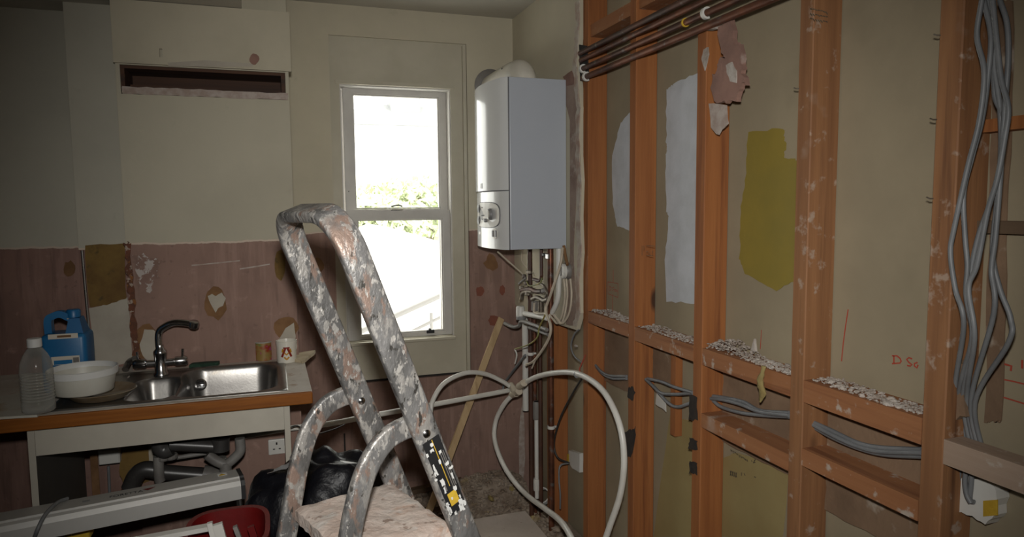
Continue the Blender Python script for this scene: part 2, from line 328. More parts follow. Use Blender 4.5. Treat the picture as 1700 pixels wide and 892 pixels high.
make('gap_shadow_strip', MB().box(px0, px1, YW+.02, YW+.19, pz0, pz0+.011), m_dark, tr)
# breast with the open vent slot
vx0, vx1 = pt(200,135,y=YC).x, pt(474,140,y=YC).x; vz0, vz1 = pt(340,161,y=YC).z, pt(340,114,y=YC).z
br = make('wall_breast', holed(xbl, xbr, -.2, ZC, vx0, vx1, vz0, vz1, YC, YW+.1), m_breast, label='boxed-out cream breast wall behind the sink with a vent slot', cat='wall', **S)
make('upper_board', holed(pt(186,50,y=YC).x, pt(481,50,y=YC).x, vz1+.004, zsof-.002, pt(268,88,y=YC).x-.005, pt(268,88,y=YC).x+.005, pt(268,96,y=YC).z, pt(268,82,y=YC).z, YC-.013, YC-.0005), m_paint, br)
vt = thing('vent_slot', (vx0, YC, vz0), 'long narrow open vent slot lined with dark charred wood', 'vent')
make('back_board', MB().box(vx0, vx1, YC+.16, YC+.18, vz0, vz1), m_darkwood, vt)
make('top_board', MB().box(vx0, vx1, YC+.004, YC+.16, vz1-.012, vz1-.001), m_darkwood, vt)
make('bottom_board', MB().box(vx0+.01, vx1-.01, YC+.012, YC+.16, vz0+.001, vz0+.012), m_darkwood, vt)
make('end_board', MB().box(vx0+.001, vx0+.014, YC+.002, YC+.16, vz0+.012, vz1-.012), m_darkwood, vt)
make('end_board', MB().box(vx1-.016, vx1-.001, YC+.002, YC+.16, vz0+.012, vz1-.012), m_darkwood, vt)
make('sill_strip', MB().prism(jag([(vx0+.004,YC-.003,vz0),(vx1+.008,YC-.003,vz0),(vx1+.008,YC-.003,vz0+.026),(vx0+.004,YC-.003,vz0+.026)], .0022, 22, 3), (0,.013,0)), m_scuff, vt)
make('inner_rail', MB().box(vx0+.015, vx1-.016, YC+.10, YC+.12, vz0+.012, vz0+.05), m_darkwood, vt)
make('wall_strip', MB().box(xsl, xbl-.001, YS, YW+.1, -.2, ZC), m_alcove, label='narrow cream wall strip left of the boxed breast', cat='wall', **S)
make('wall_alcove', MB().box(XL, xsl-.001, YA, YW+.1, -.2, ZC), m_alcove, label='dark cream and pink alcove wall at the far left', cat='wall', **S)
make('wall_left', MB().box(XL-.1, XL, YBK, YA, -.2, ZC), m_alcove, label='plain wall outside the left of the picture', cat='wall', **S)
make('wall_front', MB().box(XL-.1, 1.9, YBK-.1, YBK, -.2, ZC), m_paint, label='plain wall behind the photographer', cat='wall', **S)

# ------------------------------------------------------------------ the stripped stud wall on the right
wr = make('wall_right', MB().box(XB, XB+.013, YBK, YW, -.2, ZC), m_board, label='stripped stud wall showing the back of tan plasterboard', cat='wall', **S)
STUDS = [(3.075, .06, m_stud, ZC), (2.658, .05, m_stud, ZC), (2.261, .046, m_stud, ZC), (1.842, .048, m_stud, None), (1.410, .047, m_stud2, ZC), (1.030, .05, m_stud2, ZC), (.60, .047, m_stud2, ZC), (.19,.047,m_stud2,ZC), (-.22,.047,m_stud2,ZC)]
ST = []
for i, (yf, wd, mt, top) in enumerate(STUDS):
    t = top if top else pt(1160, 50, x=XR).z
    if i == 0: t = 1.02
    ST.append((yf-wd, yf)); make('stud', MB().rbox(XR, XB-.001, yf-wd, yf, -.105, t-.001, .0025, 1), mt, wr)
def nog(i, z0, z1, dz=0, x0=XR, mt=m_nog, tilt=0, x1=XB-.001):      # between stud i and i+1
    ya, yb = ST[i+1][1]+.0005, ST[i][0]-.0005
    b = [(x0,ya,z0),(x1,ya,z0),(x1,yb,z0+tilt),(x0,yb,z0+tilt)]; tp = [(p[0],p[1],p[2]+z1-z0) for p in b]
    return make('noggin', MB().hexa(b, tp), mt, wr)
NZ = {}
for i, (zt, hgt_) in {1:(1.062,.048), 2:(1.060,.05), 3:(1.062,.052), 4:(1.064,.056), 5:(1.036,.05)}.items():
    nog(i, zt-hgt_, zt, x1=XR+.05 if i == 5 else XB-.001, mt=m_nogdust if i == 5 else m_nog); NZ[i] = zt
def zat(px, py): return pt(px, py, x=XR).z
nog(3, zat(1240,735)-.022, zat(1240,735)+.022); nog(4, zat(1430,805)-.022, zat(1430,805)+.022)
nog(1, zat(1005,38)-.018, zat(1005,38)+.03, x0=XR+.01); nog(2, zat(1080,2), zat(1080,2)+.05, x0=XR+.01)
nog(5, zat(1670,200)-.012, zat(1670,200)+.012, x0=XR+.05, mt=m_stud); nog(5, zat(1670,380)-.012, zat(1670,380)+.012, x0=XR+.06, mt=m_joist)
# old board strips left inside the bays below the noggins
def strip(p0, p1, mt, name='old_board_strip', x=XB-.012, d=.011):
    a = pt(*p0, x=x); b = pt(*p1, x=x); return make(name, MB().box(x, x+d, a.y, b.y, a.z, b.z), mt, wr)
m_oldboard = mat('brown_old_board', (.22,.14,.085), (.16,.10,.06), scale=6, rough=.95, bump=.4, spots=[(10,.62,.72,(.36,.30,.24))])
for i, (za, zb) in {1:(.76,1.012), 2:(.86,1.0), 3:(.76,1.0), 4:(.72,1.0)}.items():
    ya, yb = ST[i+1][1]+.004, ST[i][0]-.004
    if i == 2: ya = yb-.13
    make('old_board_strip', MB().prism(jag([(XB-.012,ya,za),(XB-.012,yb,za),(XB-.012,yb,zb),(XB-.012,ya,zb)], .003, 10, i), (.0105,0,0)), m_oldboard, wr)
make('thin_batten', MB().box(XB-.03, XB-.002, 2.03, 2.06, .70, 1.0), m_stud, wr)
make('old_adhesive_strip', MB().prism(jag([pt(1650,0,x=XB-.004),pt(1682,0,x=XB-.004),pt(1664,700,x=XB-.004),pt(1634,700,x=XB-.004)], .003, 14, 5), (.003,0,0)), m_oldboard, wr)
def decal(name, pix, mt, parent, x=None, y=None, th=.0015, amp=.002, n=4, seed=0, label=None):
    P = [pt(a, b, x=x, y=y) for a, b in pix]; P = jag(P, amp, n, seed) if amp else P
    off = (th, 0, 0) if x is not None else (0, th, 0)
    return make(name, MB().prism(P, off), mt, parent, label=label)
xd = XB-.0016
decal('paint_patch', [(1106,150),(1118,140),(1165,118),(1165,505),(1106,500),(1104,430),(1110,362),(1106,352),(1105,262),(1108,245),(1106,235)], m_whitepaint, wr, x=xd, th=.0014, amp=.0045, n=7, label='chalky white paint patch')
decal('paint_patch', [(1030,205),(1050,182),(1050,385),(1024,376),(1017,340),(1016,260)], m_whitepaint, wr, x=xd, th=.0014, amp=.0045, n=7, seed=2, label='narrow white paint patch')
decal('paint_patch', [(1242,218),(1300,214),(1304,240),(1302,262),(1325,268),(1325,465),(1290,482),(1236,455),(1228,430),(1230,340),(1238,300)], m_yellow, wr, x=xd, th=.0014, amp=.0045, n=7, seed=3, label='olive yellow paint patch')
decal('paint_patch', [(1200,760),(1222,752),(1310,775),(1300,892),(1195,892)], m_olive, wr, x=xd, th=.0014, seed=4)
decal('paint_patch', [(1112,690),(1150,700),(1148,892),(1085,892),(1098,790)], m_olive, wr, x=xd, th=.0014, seed=6)
# pink plaster left clinging to the third stud, above the cut top
xq = XR-.016
decal('plaster_remnant', [(1190,45),(1212,30),(1218,70),(1226,75),(1232,100),(1230,118),(1236,140),(1228,140),(1222,165),(1206,170),(1186,168),(1180,145),(1182,128),(1192,112),(1196,98),(1204,96),(1196,82)], m_plaster, wr, x=xq, th=.0155, amp=.006, n=4, seed=8)
decal('plaster_remnant', [(1205,108),(1214,102),(1222,118),(1222,138),(1212,134),(1206,122)], m_debris, wr, x=xq-.004, th=.0035, amp=.002, n=2, seed=9)
decal('plaster_remnant', [(1168,82),(1176,78),(1176,96),(1170,118),(1164,100)], m_debris, wr, x=XR-.0025, th=.0024, amp=.002, n=3, seed=10)
decal('plaster_remnant', [(1176,172),(1206,174),(1208,205),(1194,225),(1180,210)], m_scuff, wr, x=XR-.0016, th=.0015, amp=.004, n=3, seed=11)
decal('plaster_remnant', [(1168,40),(1186,38),(1188,48),(1172,50)], m_debris, wr, x=XR-.02, th=.02, amp=.003, n=2, seed=12)
decal('plaster_remnant', [(1586,600),(1602,600),(1604,690),(1570,705),(1580,660)], m_oldboard, wr, x=XR+.03, th=.02, amp=.008, n=3, seed=13)
decal('scorch_mark', [(1042,645),(1050,642),(1054,652),(1050,664),(1042,662)], m_char, wr, x=XR-.0012, th=.001, amp=.0045, n=4, seed=14)
decal('scorch_mark', [(1038,718),(1046,715),(1055,710),(1055,725),(1050,755),(1042,760),(1038,735)], m_char, wr, x=XR-.0012, th=.001, amp=.0045, n=4, seed=15)
for k, (a, b) in enumerate(((655,698),(728,748),(765,788))): decal('scorch_mark', [(1144,a),(1157,a+3),(1157,b),(1143,b-2)], m_char, wr, x=XR-.0012, th=.001, amp=.0045, n=4, seed=16+k)
# plaster still on the corner, ragged along its free edge
m_right = wall_mat('cream_plaster_right', CREAM, (.30,.19,.145), -1)
pe = lambda px, py: pt(px, py, x=XP)
edge = [pe(x_, y_) for x_, y_ in ((962,0),(963,40),(960,75),(958,100),(960,135),(964,180),(962,230),(966,300),(964,360),(966,420),(962,470),(964,520),(956,548))]
zlow = [pe(930,540), pe(905,528), pe(880,520), pe(862,518)]
outl = [Vector((XP, YW-.001, ZC-.001)), Vector((XP, edge[0].y, ZC-.001))] + edge + zlow + [Vector((XP, YW-.001, .98))]
pw = make('wall_corner', MB().prism(outl, (.02,0,0)), m_right, label='cream plaster left on the right wall behind the boiler', cat='wall', **S)
m_bare = mat('bare_pinkish_plaster', (.30,.225,.18), (.22,.15,.12), scale=9, rough=.95, bump=.4, spots=[(12,.6,.7,(.40,.35,.30))])
eb = [p+Vector((-.004,0,0)) for p in edge]; rnd = random.Random(4)
ebp = []
for i in range(len(eb)-1):
    for k in range(5): ebp.append(eb[i].lerp(eb[i+1], k/5)+Vector((0, rnd.uniform(-.006,.006), 0)))
ebo = [p+Vector((0,.03+rnd.uniform(0,.014),0)) for p in reversed(ebp)]
make('ragged_edge', MB().prism(ebp+ebo, (.0035,0,0)), m_rawedge, pw)
decal('bare_patch', [(930,140),(950,128),(958,150),(958,300),(952,420),(958,540),(940,540),(946,420),(946,200)], m_bare, pw, x=XP-.0012, th=.001, amp=.003, n=3, seed=20)
decal('bare_patch', [(934,128),(948,118),(958,110),(958,140),(940,142)], m_plaster, pw, x=XP-.0022, th=.001, amp=.003, n=3, seed=21)

# ------------------------------------------------------------------ stains and filler on the walls
def bl(name, px, py, rx, ry, mt, par, y, th=.0018, seed=0, rough=.16): return decal(name, blob(px,py,rx,ry,14,seed,rough), mt, par, y=y-th-.0004, th=th, amp=0)
bl('adhesive_patch', 358, 503, 19, 28, m_adh, br, YC, seed=1); decal('filler_patch', [(345,492),(352,488),(358,492),(368,486),(375,496),(370,508),(362,512),(358,520),(350,506)], m_palepatch, br, y=YC-.004, th=.0015, amp=.001, n=2)
bl('adhesive_patch', 475, 545, 20, 20, m_adh, br, YC, seed=2, rough=.1); decal('filler_patch', [(462,566),(474,545),(488,536),(491,560),(486,572)], m_palepatch, br, y=YC-.004, th=.0015, amp=.001, n=2)
bl('adhesive_patch', 465, 440, 9, 26, m_adh2, br, YC, seed=3, rough=.08)
bl('adhesive_patch', 242, 572, 24, 32, m_adh, br, YC, seed=4); bl('filler_patch', 250, 572, 18, 28, m_palepatch, br, YC-.0024, seed=5)
decal('white_residue', [(222,425),(240,420),(250,432),(262,430),(272,438),(258,448),(262,462),(250,470),(252,488),(244,485),(240,470),(232,478),(228,455)], m_residue, br, y=YC-.0018, th=.0015, amp=.008, n=3, seed=22)
for k, (a, b, c) in enumerate(((318,398,436),(398,448,442))): decal('scratch', [(a,c+4),(b,c-4),(b,c-2),(a,c+6)], m_scuff, br, y=YC-.0012, th=.001, amp=.0008, n=5, seed=23+k)
bl('plug_patch', 422, 98, 8, 9, m_plaster, br, YC-.013, seed=6)
decal('pink_smear', [(278,104),(340,100),(420,106),(420,111),(280,110)], m_palepatch, br, y=YC-.0142, th=.001, amp=.001, n=5)
make('crumbling_edge', MB().prism(jag([pt(206,404,y=YC-.004),pt(217,403,y=YC-.004),pt(228,560,y=YC-.004),pt(232,596,y=YC-.004),pt(222,596,y=YC-.004),pt(214,500,y=YC-.004)], .006, 14, 7), (0,.0035,0)), m_crumble, br)
ws = bpy.data.objects['wall_strip']; wa = bpy.data.objects['wall_alcove']
decal('old_adhesive', [(140,408),(206,404),(210,495),(190,502),(168,508),(148,510)], m_adh2, ws, y=YS-.003, th=.0025, amp=.003, n=5, seed=25)
decal('filler_patch', [(148,512),(168,508),(190,502),(211,494),(224,600),(160,615)], m_palepatch, ws, y=YS-.002, th=.0018, amp=.001, n=4, seed=26)
make('corner_bead', MB().tube([pt(136,416,y=YS-.004), pt(152,600,y=YS-.004)], .005, 8), m_steel, ws)
bl('adhesive_patch', 115, 447, 11, 13, m_adh, wa, YA, seed=8)
for k, (a, b, c, d) in enumerate(((797,484,7,8),(834,482,5,8),(820,532,9,9))): bl('red_plaster_spot', a, b, c, d, m_redplast, wb, YW, seed=30+k)
bl('adhesive_patch', 815, 437, 11, 14, m_adh, wb, YW, seed=34, rough=.3)
bl('adhesive_patch', 528, 440, 10, 12, m_adh, wb, YW, seed=35, rough=.2)
decal('white_streak', [(862,700),(868,660),(872,760),(868,800),(862,800)], m_scuff, wb, y=YW-.0012, th=.001, amp=.003, n=5, seed=36)
make('wall_crack', MB().box(pt(571,700,y=YW).x-.004, pt(571,700,y=YW).x+.004, YW-.002, YW-.0003, pt(571,765,y=YW).z, pt(571,720,y=YW).z), m_dark, wb)

# ------------------------------------------------------------------ sash window
win = thing('window_1', (.62, YW+.1, wz0), 'white vertical sash window beside the boiler', 'window', kind='structure')
Y1, Y2 = YW+.045, YW+.085     # lower sash nearer, upper sash behind
def rect(y, x0p, x1p, y0p, y1p):    # pixel box at mid lines -> world
    a = pt(x0p, (y0p+y1p)/2, y=y).x; b = pt(x1p, (y0p+y1p)/2, y=y).x; c = (x0p+x1p)/2
    return a, b, pt(c, y1p, y=y).z, pt(c, y0p, y=y).z
def sash(name, y, outer, inner, dy=.035):
    X0, X1, Z0, Z1 = outer; a, b, c, d = inner
    o = make(name, holed(X0, X1, Z0, Z1, a, b, c, d, y, y+dy), m_sash, win)
    make('glazing_bead', holed(a+.0005, b-.0005, c+.0005, d-.0005, a+.007, b-.007, c+.007, d-.007, y+.008, y+.026), m_sash, o)
    make('pane', MB().box(a+.001, b-.001, y+.016, y+.019, c+.001, d-.001), m_pane, o); return o
up_in = rect(Y2, 587.5, 730, 158.5, 347); lo_in = rect(Y1, 596, 736.5, 364, 554)
up_out = (rect(Y2,572,746,150,347)[0], rect(Y2,572,743.5,150,347)[1], pt(660,358,y=Y2).z, wz1-.004)
lo_out = (rect(Y1,575,750.5,350,560)[0], rect(Y1,575,751,350,560)[1], pt(660,561,y=Y1).z, pt(660,349.5,y=Y1).z)
s_up = sash('upper_sash', Y2, up_out, up_in); s_lo = sash('lower_sash', Y1, lo_out, lo_in)
make('window_frame', holed(wx0, wx1, wz0, wz1, wx0+.006, wx1-.006, wz0+.004, wz1-.006, YW+.02, YW+.16), m_sash, win)
lin = (min(up_in[0],lo_in[0])-.012, max(up_in[1],lo_in[1])+.012, lo_in[2]-.015, up_in[3]+.012)
make('light_leak_lining', holed(wx0-.03, wx1+.03, wz0-.03, wz1+.03, *lin, YW+.171, YW+.199), m_sash, win)  # unseen lining added behind the sashes to stop sky light leaking past them
make('sash_channel', MB().box(up_out[1]+.001, wx1-.0065, Y2, Y2+.03, wz0+.3, wz1-.008), m_dark, win)
make('parting_bead', MB().box(wx0+.006, lo_out[0]-.001, Y1+.036, Y2-.001, wz0+.01, wz1-.01), m_sash, win)
make('window_sill', MB().rbox(wx0-.012, wx1+.004, YW-.012, Y1+.05, wz0-.012, wz0+.004, .004), m_trim, win)
make('sill_step', MB().rbox(wx0+.004, wx1-.004, YW+.016, Y1+.045, wz0+.0045, lo_out[2]-.001, .002), m_trim, win)
p = pt(659, 346, y=Y1+.01)
ct = make('sash_catch', MB().rbox(p.x-.03, p.x+.03, Y1+.004, Y1+.03, lo_out[3]+.0005, lo_out[3]+.006, .002), m_brass, win)
make('catch_lever', MB().tube(spline([p+Vector((-.028,0,.009)), p+Vector((-.01,-.006,.014)), p+Vector((.012,0,.016)), p+Vector((.028,.004,.009))], 5), .004, 8), m_knob, ct)
p = pt(714, 550, y=Y1)
lk = make('sash_lock', MB().rbox(p.x-.02, p.x+.022, Y1-.012, Y1-.0005, p.z-.010, p.z+.008, .003), m_black, win)
make('lock_knob', MB().cyl((p.x-.004, Y1-.02, p.z+.012), (p.x-.004, Y1-.004, p.z+.012), .006, 12), m_black, lk)
p = pt(579, 318, y=Y2); make('screw_hole', MB().cyl((p.x, Y2-.001, p.z), (p.x, Y2+.004, p.z), .003, 10), m_dark, win)
p = pt(744, 168, y=Y2); make('sash_cord_pulley', MB().rbox(p.x-.004,p.x+.004,Y2-.004,Y2-.0005,p.z-.02,p.z+.02,.001), m_steel, win)

# ------------------------------------------------------------------ outside
def outbox(px0, px1, py0, py1, y, dep=.3):
    a = pt(px0, py1, y=y); b = pt(px1, py0, y=y); return (a.x, b.x, y, y+dep, a.z, b.z)
hs = thing('neighbour_house', (pt(670,300,y=16).x, 16, -3), 'pale house far outside the upper window pane', 'building')
a = pt(520,205,y=16); b = pt(820,205,y=16); tz = pt(670,168,y=16).z
make('house_wall', MB().box(a.x, b.x, 16, 17.5, -3, a.z), m_render, hs)
make('house_roof', MB().hexa([(a.x-.3,15.8,a.z),(b.x+.3,15.8,a.z),(b.x+.3,17.7,a.z),(a.x-.3,17.7,a.z)], [(a.x+1.4,16.7,tz),(b.x-1.4,16.7,tz),(b.x-1.4,16.9,tz),(a.x+1.4,16.9,tz)]), m_slate, hs)
c_ = pt(672,165,y=16.5); make('chimney', MB().box(c_.x-.35, c_.x+.35, 16.4, 17, tz-.3, tz+.8), m_slate, hs)
for k in range(3):
    w0 = pt(600+k*55, 250, y=15.97); f_ = make('house_window', MB().box(w0.x-.01, w0.x+.42, 15.95, 15.999, w0.z-.1, w0.z+.45), m_render, hs); make('house_pane', MB().box(w0.x+.03, w0.x+.38, 15.93, 15.949, w0.z-.06, w0.z+.41), m_housepane, f_)
sh = thing('outbuilding', (pt(660,480,y=7).x, 7, -3), 'white gabled outbuilding roof outside the lower window pane', 'building')
g = [pt(x_, y_, y=7) for x_, y_ in ((520,430),(640,376),(790,418),(790,640),(520,640))]
g[3].z = g[4].z = -3; make('gable_wall', MB().prism(g, (0,1.4,0)), m_render, sh)
gt = thing('lean_to_roof', (pt(690,540,y=5.2).x, 5.2, -3), 'pale sloping lean-to roof seen through the lower pane', 'building')
q = [pt(x_, y_, y=5.2) for x_, y_ in ((560,566),(750,481),(750,640),(560,640))]; q[2].z = q[3].z = -3
make('lean_to_wall', MB().prism(q, (0,1.2,0)), m_render, gt)
make('gutter', MB().tube([q[0]+Vector((0,-.03,0)), q[1]+Vector((0,-.03,0))], .022, 8), m_gutter, gt)
make('downpipe', MB().tube([pt(716,520,y=5.16), pt(718,600,y=5.16)], .012, 8), m_gutter, gt)
make('ridge_cap', MB().tube([pt(640,572,y=5.16), pt(742,522,y=5.16)], .012, 8), m_gutter, gt)
def tree(name, px, py, y, rx, rz, label, n, seed):
    rnd = random.Random(seed); c = pt(px, py, y=y); o = thing(name, (c.x, y, -3), label, 'tree', 'trees outside the window')
    make('trunk', MB().tube([(c.x,y,-3),(c.x+.1,y,c.z-.3),(c.x-.1,y,c.z+.2)], .12, 8), m_bark, o)
    mb = MB()
    for k in range(n):
        a, b2, r = rnd.uniform(0,6.28), rnd.uniform(-1,1), rnd.random()**.4
        s_ = math.sqrt(1-b2*b2); p = Vector((c.x+rx*r*s_*math.cos(a), y+.8*rx*r*s_*math.sin(a), c.z+rz*r*b2))
        u = Vector((rnd.uniform(-1,1),rnd.uniform(-1,1),rnd.uniform(-1,1))).normalized(); v = u.orthogonal().normalized(); l = rnd.uniform(.05,.11)
        mb.add([p-u*l, p+v*l*.45, p+u*l, p-v*l*.45], [(0,1,2,3)])
    lf = make('foliage', mb, m_leaf, o); lf['kind'] = 'stuff'
tree('garden_tree', 700, 350, 12, 1.5, .62, 'green garden tree behind the white outbuilding on the right', 5200, 1)
tree('garden_tree', 610, 376, 9.6, .8, .42, 'green garden tree behind the white outbuilding on the left', 2600, 2)

# ------------------------------------------------------------------ boiler
ZB0, ZB1 = 1.316, 2.044; YB0, YB1 = 2.80, 3.25; XF = .955
bo = thing('boiler', (1.09, 3.02, ZB0), 'white wall-hung boiler with curved glossy front beside the window', 'boiler')
make('casing', MB().rbox(XF+.006, XP-.001, YB0, YB1, ZB0, ZB1, .003), m_boiler, bo)
make('casing_seam', MB().box(XF+.0005, XF+.0058, YB0+.0015, YB1-.002, ZB0+.001, ZB1-.001), m_seam, bo)
def cover(zlo, zhi, bulge, x_in=XF, topdrop=0, nn=18, ins=0):
    out = []
    for k in range(nn+1):
        t = k/nn; y = YB0+ins+(YB1-YB0-2*ins)*t; e = min(1, (1-abs(2*t-1))/.16)
        out.append((XF-.012*math.sin(e*math.pi/2)-bulge*math.sin(math.pi*t)**.9, y, t))
    mb = MB(); n = len(out)
    bot = [Vector((x, y, zlo)) for x, y, t in out]; top = [Vector((x, y, zhi-topdrop*t)) for x, y, t in out]
    return mb.add([Vector((x_in, out[0][1], zlo))]+bot+[Vector((x_in, out[-1][1], zlo)), Vector((x_in, out[0][1], zhi))]+top+[Vector((x_in, out[-1][1], zhi-topdrop))],
        [tuple(range(n+1,-1,-1)), tuple(range(n+2, 2*n+4))]+[(k, k+1, n+3+k, n+2+k) for k in range(n+1)]+[(n+1, 0, n+2, 2*n+3)])
zs = pt(812, 318.5, x=XF-.03).z
make('front_cover', cover(zs+.003, ZB1, .047, topdrop=.012), m_boilfront, bo, smooth=40)
cp = make('control_cover', cover(ZB0, zs-.001, .030), m_boilfront, bo, smooth=40)
def cx(y):
    t = (y-YB0)/(YB1-YB0); e = min(1,(1-abs(2*t-1))/.16); return XF-.012*math.sin(e*math.pi/2)-.030*math.sin(math.pi*t)**.9
def onface(px, py):         # a point on the curved control cover
    y = 2.9
    for _ in range(25):
        x = cx(y); p = pt(px, py, x=x); y = min(max(p.y, YB0), YB1)
    return Vector((cx(y), y, p.z))
def panel_on(name, pix, mt, par, th=.003):
    P = [onface(*q_) for q_ in pix]; return make(name, MB().prism([p_+Vector((-th,0,0)) for p_ in P], (th+.004,0,0)), mt, par)
pa = onface(794,376); pb = onface(829,336)
ya_, yb_ = min(pa.y,pb.y), max(pa.y,pb.y); za_, zb_ = pa.z, pb.z
ring = []
for k in range(28):
    a = 2*math.pi*k/28; cy, cz = (ya_+yb_)/2, (za_+zb_)/2; ex = .55
    yy = cy+(yb_-ya_)/2*abs(math.cos(a))**ex*(1 if math.cos(a)>0 else -1); zz = cz+(zb_-za_)/2*abs(math.sin(a))**ex*(1 if math.sin(a)>0 else -1); ring.append((yy, zz))
def ringpanel(name, ring, mt, par, th, grow=1.0):
    cy = sum(r[0] for r in ring)/len(ring); cz = sum(r[1] for r in ring)/len(ring); R_ = [(cy+(a-cy)*grow, cz+(b-cz)*grow) for a, b in ring]; n = len(R_)
    v1 = [Vector((cx(a)-th, a, b)) for a, b in R_]; v0 = [Vector((cx(a)+.002, a, b)) for a, b in R_]; c1 = Vector((cx(cy)-th, cy, cz))
    return make(name, MB().add(v0+v1+[c1], [(k,(k+1)%n,n+(k+1)%n,n+k) for k in range(n)]+[(n+k,n+(k+1)%n,2*n) for k in range(n)]), mt, par)
rim = ringpanel('panel_rim', ring, m_seam, cp, .0012, 1.05)
fas = ringpanel('fascia', ring, m_boilgrey, cp, .0022)
def dial(px, py, r, h, mt, par=None, name='dial'):
    p = onface(px, py); return make(name, MB().lathe([(r,0),(r,h*.6),(r*.85,h)], p+Vector((-.001,0,0)), (-1,0,0), 22), mt, par or fas, smooth=40)
d1 = dial(815,356,.026,.012,m_knob); make('dial_cap', MB().lathe([(.019,0),(.019,.004),(.014,.006)], onface(815,356)+Vector((-.012,0,0)), (-1,0,0), 20), m_boilgrey, d1)
dial(796,346,.020,.006,m_knob,name='gauge'); dial(796,366,.020,.006,m_knob,name='gauge'); dial(808,366,.009,.012,m_knob,name='knob')
for a_, b_ in ((801,358),(801,364),(804,358),(804,364),(801,345)): dial(a_, b_, .003, .003, m_seam, name='indicator_light')
pl_ = onface(822,388); r2 = [(pl_.y+.026*math.cos(2*math.pi*k/20), pl_.z+.024*math.sin(2*math.pi*k/20)) for k in range(20)]
ov = ringpanel('switch_surround', r2, m_boilgrey, cp, .003)
for a_ in (819.5, 824.5): p = onface(a_,388); make('rocker_switch', MB().rbox(p.x-.008,p.x+.001,p.y-.007,p.y+.007,p.z-.014,p.z+.014,.002), m_knob, ov)
p = onface(797,387); make('maker_mark', MB().box(p.x-.0022,p.x+.002,p.y-.012,p.y+.012,p.z-.006,p.z+.006), m_boilgrey, cp)
t_ = .64; yy = YB0+(YB1-YB0)*t_; xx = XF-.012-.047*math.sin(math.pi*t_)**.9; p = pt(800, 309, x=xx)
make('badge', MB().rbox(xx-.004, xx+.006, p.y-.02, p.y+.02, p.z-.012, p.z+.012, .001), m_knob, bo)
# flue elbow rising from the boiler and turning into the window wall
fp = spline([(1.10,2.98,ZB1+.002),(1.10,2.99,ZB1+.03),(1.10,3.03,ZB1+.066),(1.10,3.10,ZB1+.078),(1.10,3.25,ZB1+.080),(1.10,YW-.012,ZB1+.080)], 8)
fu = make('flue_elbow', MB().tube(fp, .054, 28), m_flue, bo, smooth=50)
make('flue_collar', MB().lathe([(.088,0),(.088,.006),(.066,.012)], (1.10,YW-.0005,ZB1+.080), (0,-1,0), 32), m_pvcgrey, fu, smooth=40)
for k in range(4):
    a = k*1.2+.3; make('flue_screw', MB().cyl((1.10+.054*math.cos(a),3.16,ZB1+.08+.054*math.sin(a)),(1.10+.058*math.cos(a),3.16,ZB1+.08+.058*math.sin(a)),.004,8), m_steel, fu)

# ------------------------------------------------------------------ pipework under the boiler
def pipe(name, pts, r, mt, label, cat='pipe', group=None, n=12, sp=0, parts=()):
    P = [Vector(p) for p in pts]; P = spline(P, sp) if sp else P
    o = make(name, MB().tube(P, r, n), mt, None, smooth=50, label=label, cat=cat, group=group); return o
def V(px, py, x): return pt(px, py, x=x)
def upipe(x, y, r, mt, label, zt=ZB0-.001, zb=-.10, clips=()):
    o = make('water_pipe', MB().tube([(x,y,zt),(x,y,zb)], r, 14), mt, None, smooth=50, label=label, cat='pipe', group='vertical pipes under the boiler')
    for z in clips: make('pipe_clip', MB().lathe([(r+.004,0),(r+.004,.014)], (x,y,z), n=16).box(x, x+r+.016, y-.004, y+.004, z+.003, z+.011), m_whitepl, o)
    return o
def yfor(px, x, py=470): return pt(px, py, x=x).y
upipe(1.165, yfor(880,1.165), .012, m_brownpipe, 'thick dark brown pipe dropping from the left of the boiler underside', clips=(.78,))
upipe(1.150, yfor(899,1.15), .0085, m_brownpipe, 'thin brown pipe elbowed under the boiler beside the chrome valve', zb=pt(899,465,x=1.15).z)
upipe(1.180, yfor(914,1.18), .014, m_copper, 'thick copper brown pipe running from the boiler down to the floor', clips=(.48,))
upipe(1.205, yfor(872,1.205,560), .016, m_whitepl, 'white plastic waste pipe standing in the corner', zt=pt(872,520,x=1.205).z, zb=.45)
upipe(1.195, yfor(888,1.195,650), .010, m_copper, 'copper pipe behind the brown pipes in the corner', zt=.95)
upipe(1.205, yfor(897,1.205,650), .011, m_brownpipe, 'dark pipe nearest the first stud in the corner', zt=.93)
gp = upipe(1.19, yfor(891,1.19,760), .011, m_whitepl, 'short white plastic pipe with couplings low in the corner', zt=.55, zb=.06)
for z, h, mt in ((.46,.09,m_pvcgrey),(.10,.06,m_whitepl)):
    p = WORLD[gp.name]; make('coupling', MB().lathe([(.017,0),(.019,.01),(.019,h-.01),(.017,h)], (1.19, yfor(891,1.19,760), z), n=16), mt, gp, smooth=40)
# isolating valves and bends
vg = thing('valve_cluster', V(890,480,1.15), 'cluster of tarnished brass valves and bends on the boiler pipes', 'valves')
def vtube(name, pix, x, r, mt, sp=6): return make(name, MB().tube(spline([V(a,b,x) for a,b in pix], sp), r, 12), mt, vg, smooth=50)
vtube('valve_bend', [(866,497),(868,487),(876,484),(884,485)], 1.13, .010, m_brass)
vtube('valve_bend', [(866,482),(880,480),(890,484),(900,484)], 1.13, .011, m_blackpipe)
vtube('valve_bend', [(886,464),(896,466),(899,460)], 1.14, .008, m_brownpipe)
vtube('valve_bend', [(892,470),(902,474),(908,486),(906,495)], 1.135, .006, m_brass)
vtube('valve_body', [(884,497),(892,494),(903,499),(910,497)], 1.12, .010, m_brass)
vtube('valve_body', [(888,500),(888,516)], 1.14, .016, m_pvcgrey, 2); vtube('valve_body', [(898,500),(898,518)], 1.14, .014, m_brass, 2)
vtube('hose_loop', [(887,503),(887,517),(893,521),(905,521)], 1.11, .005, m_creamcable)
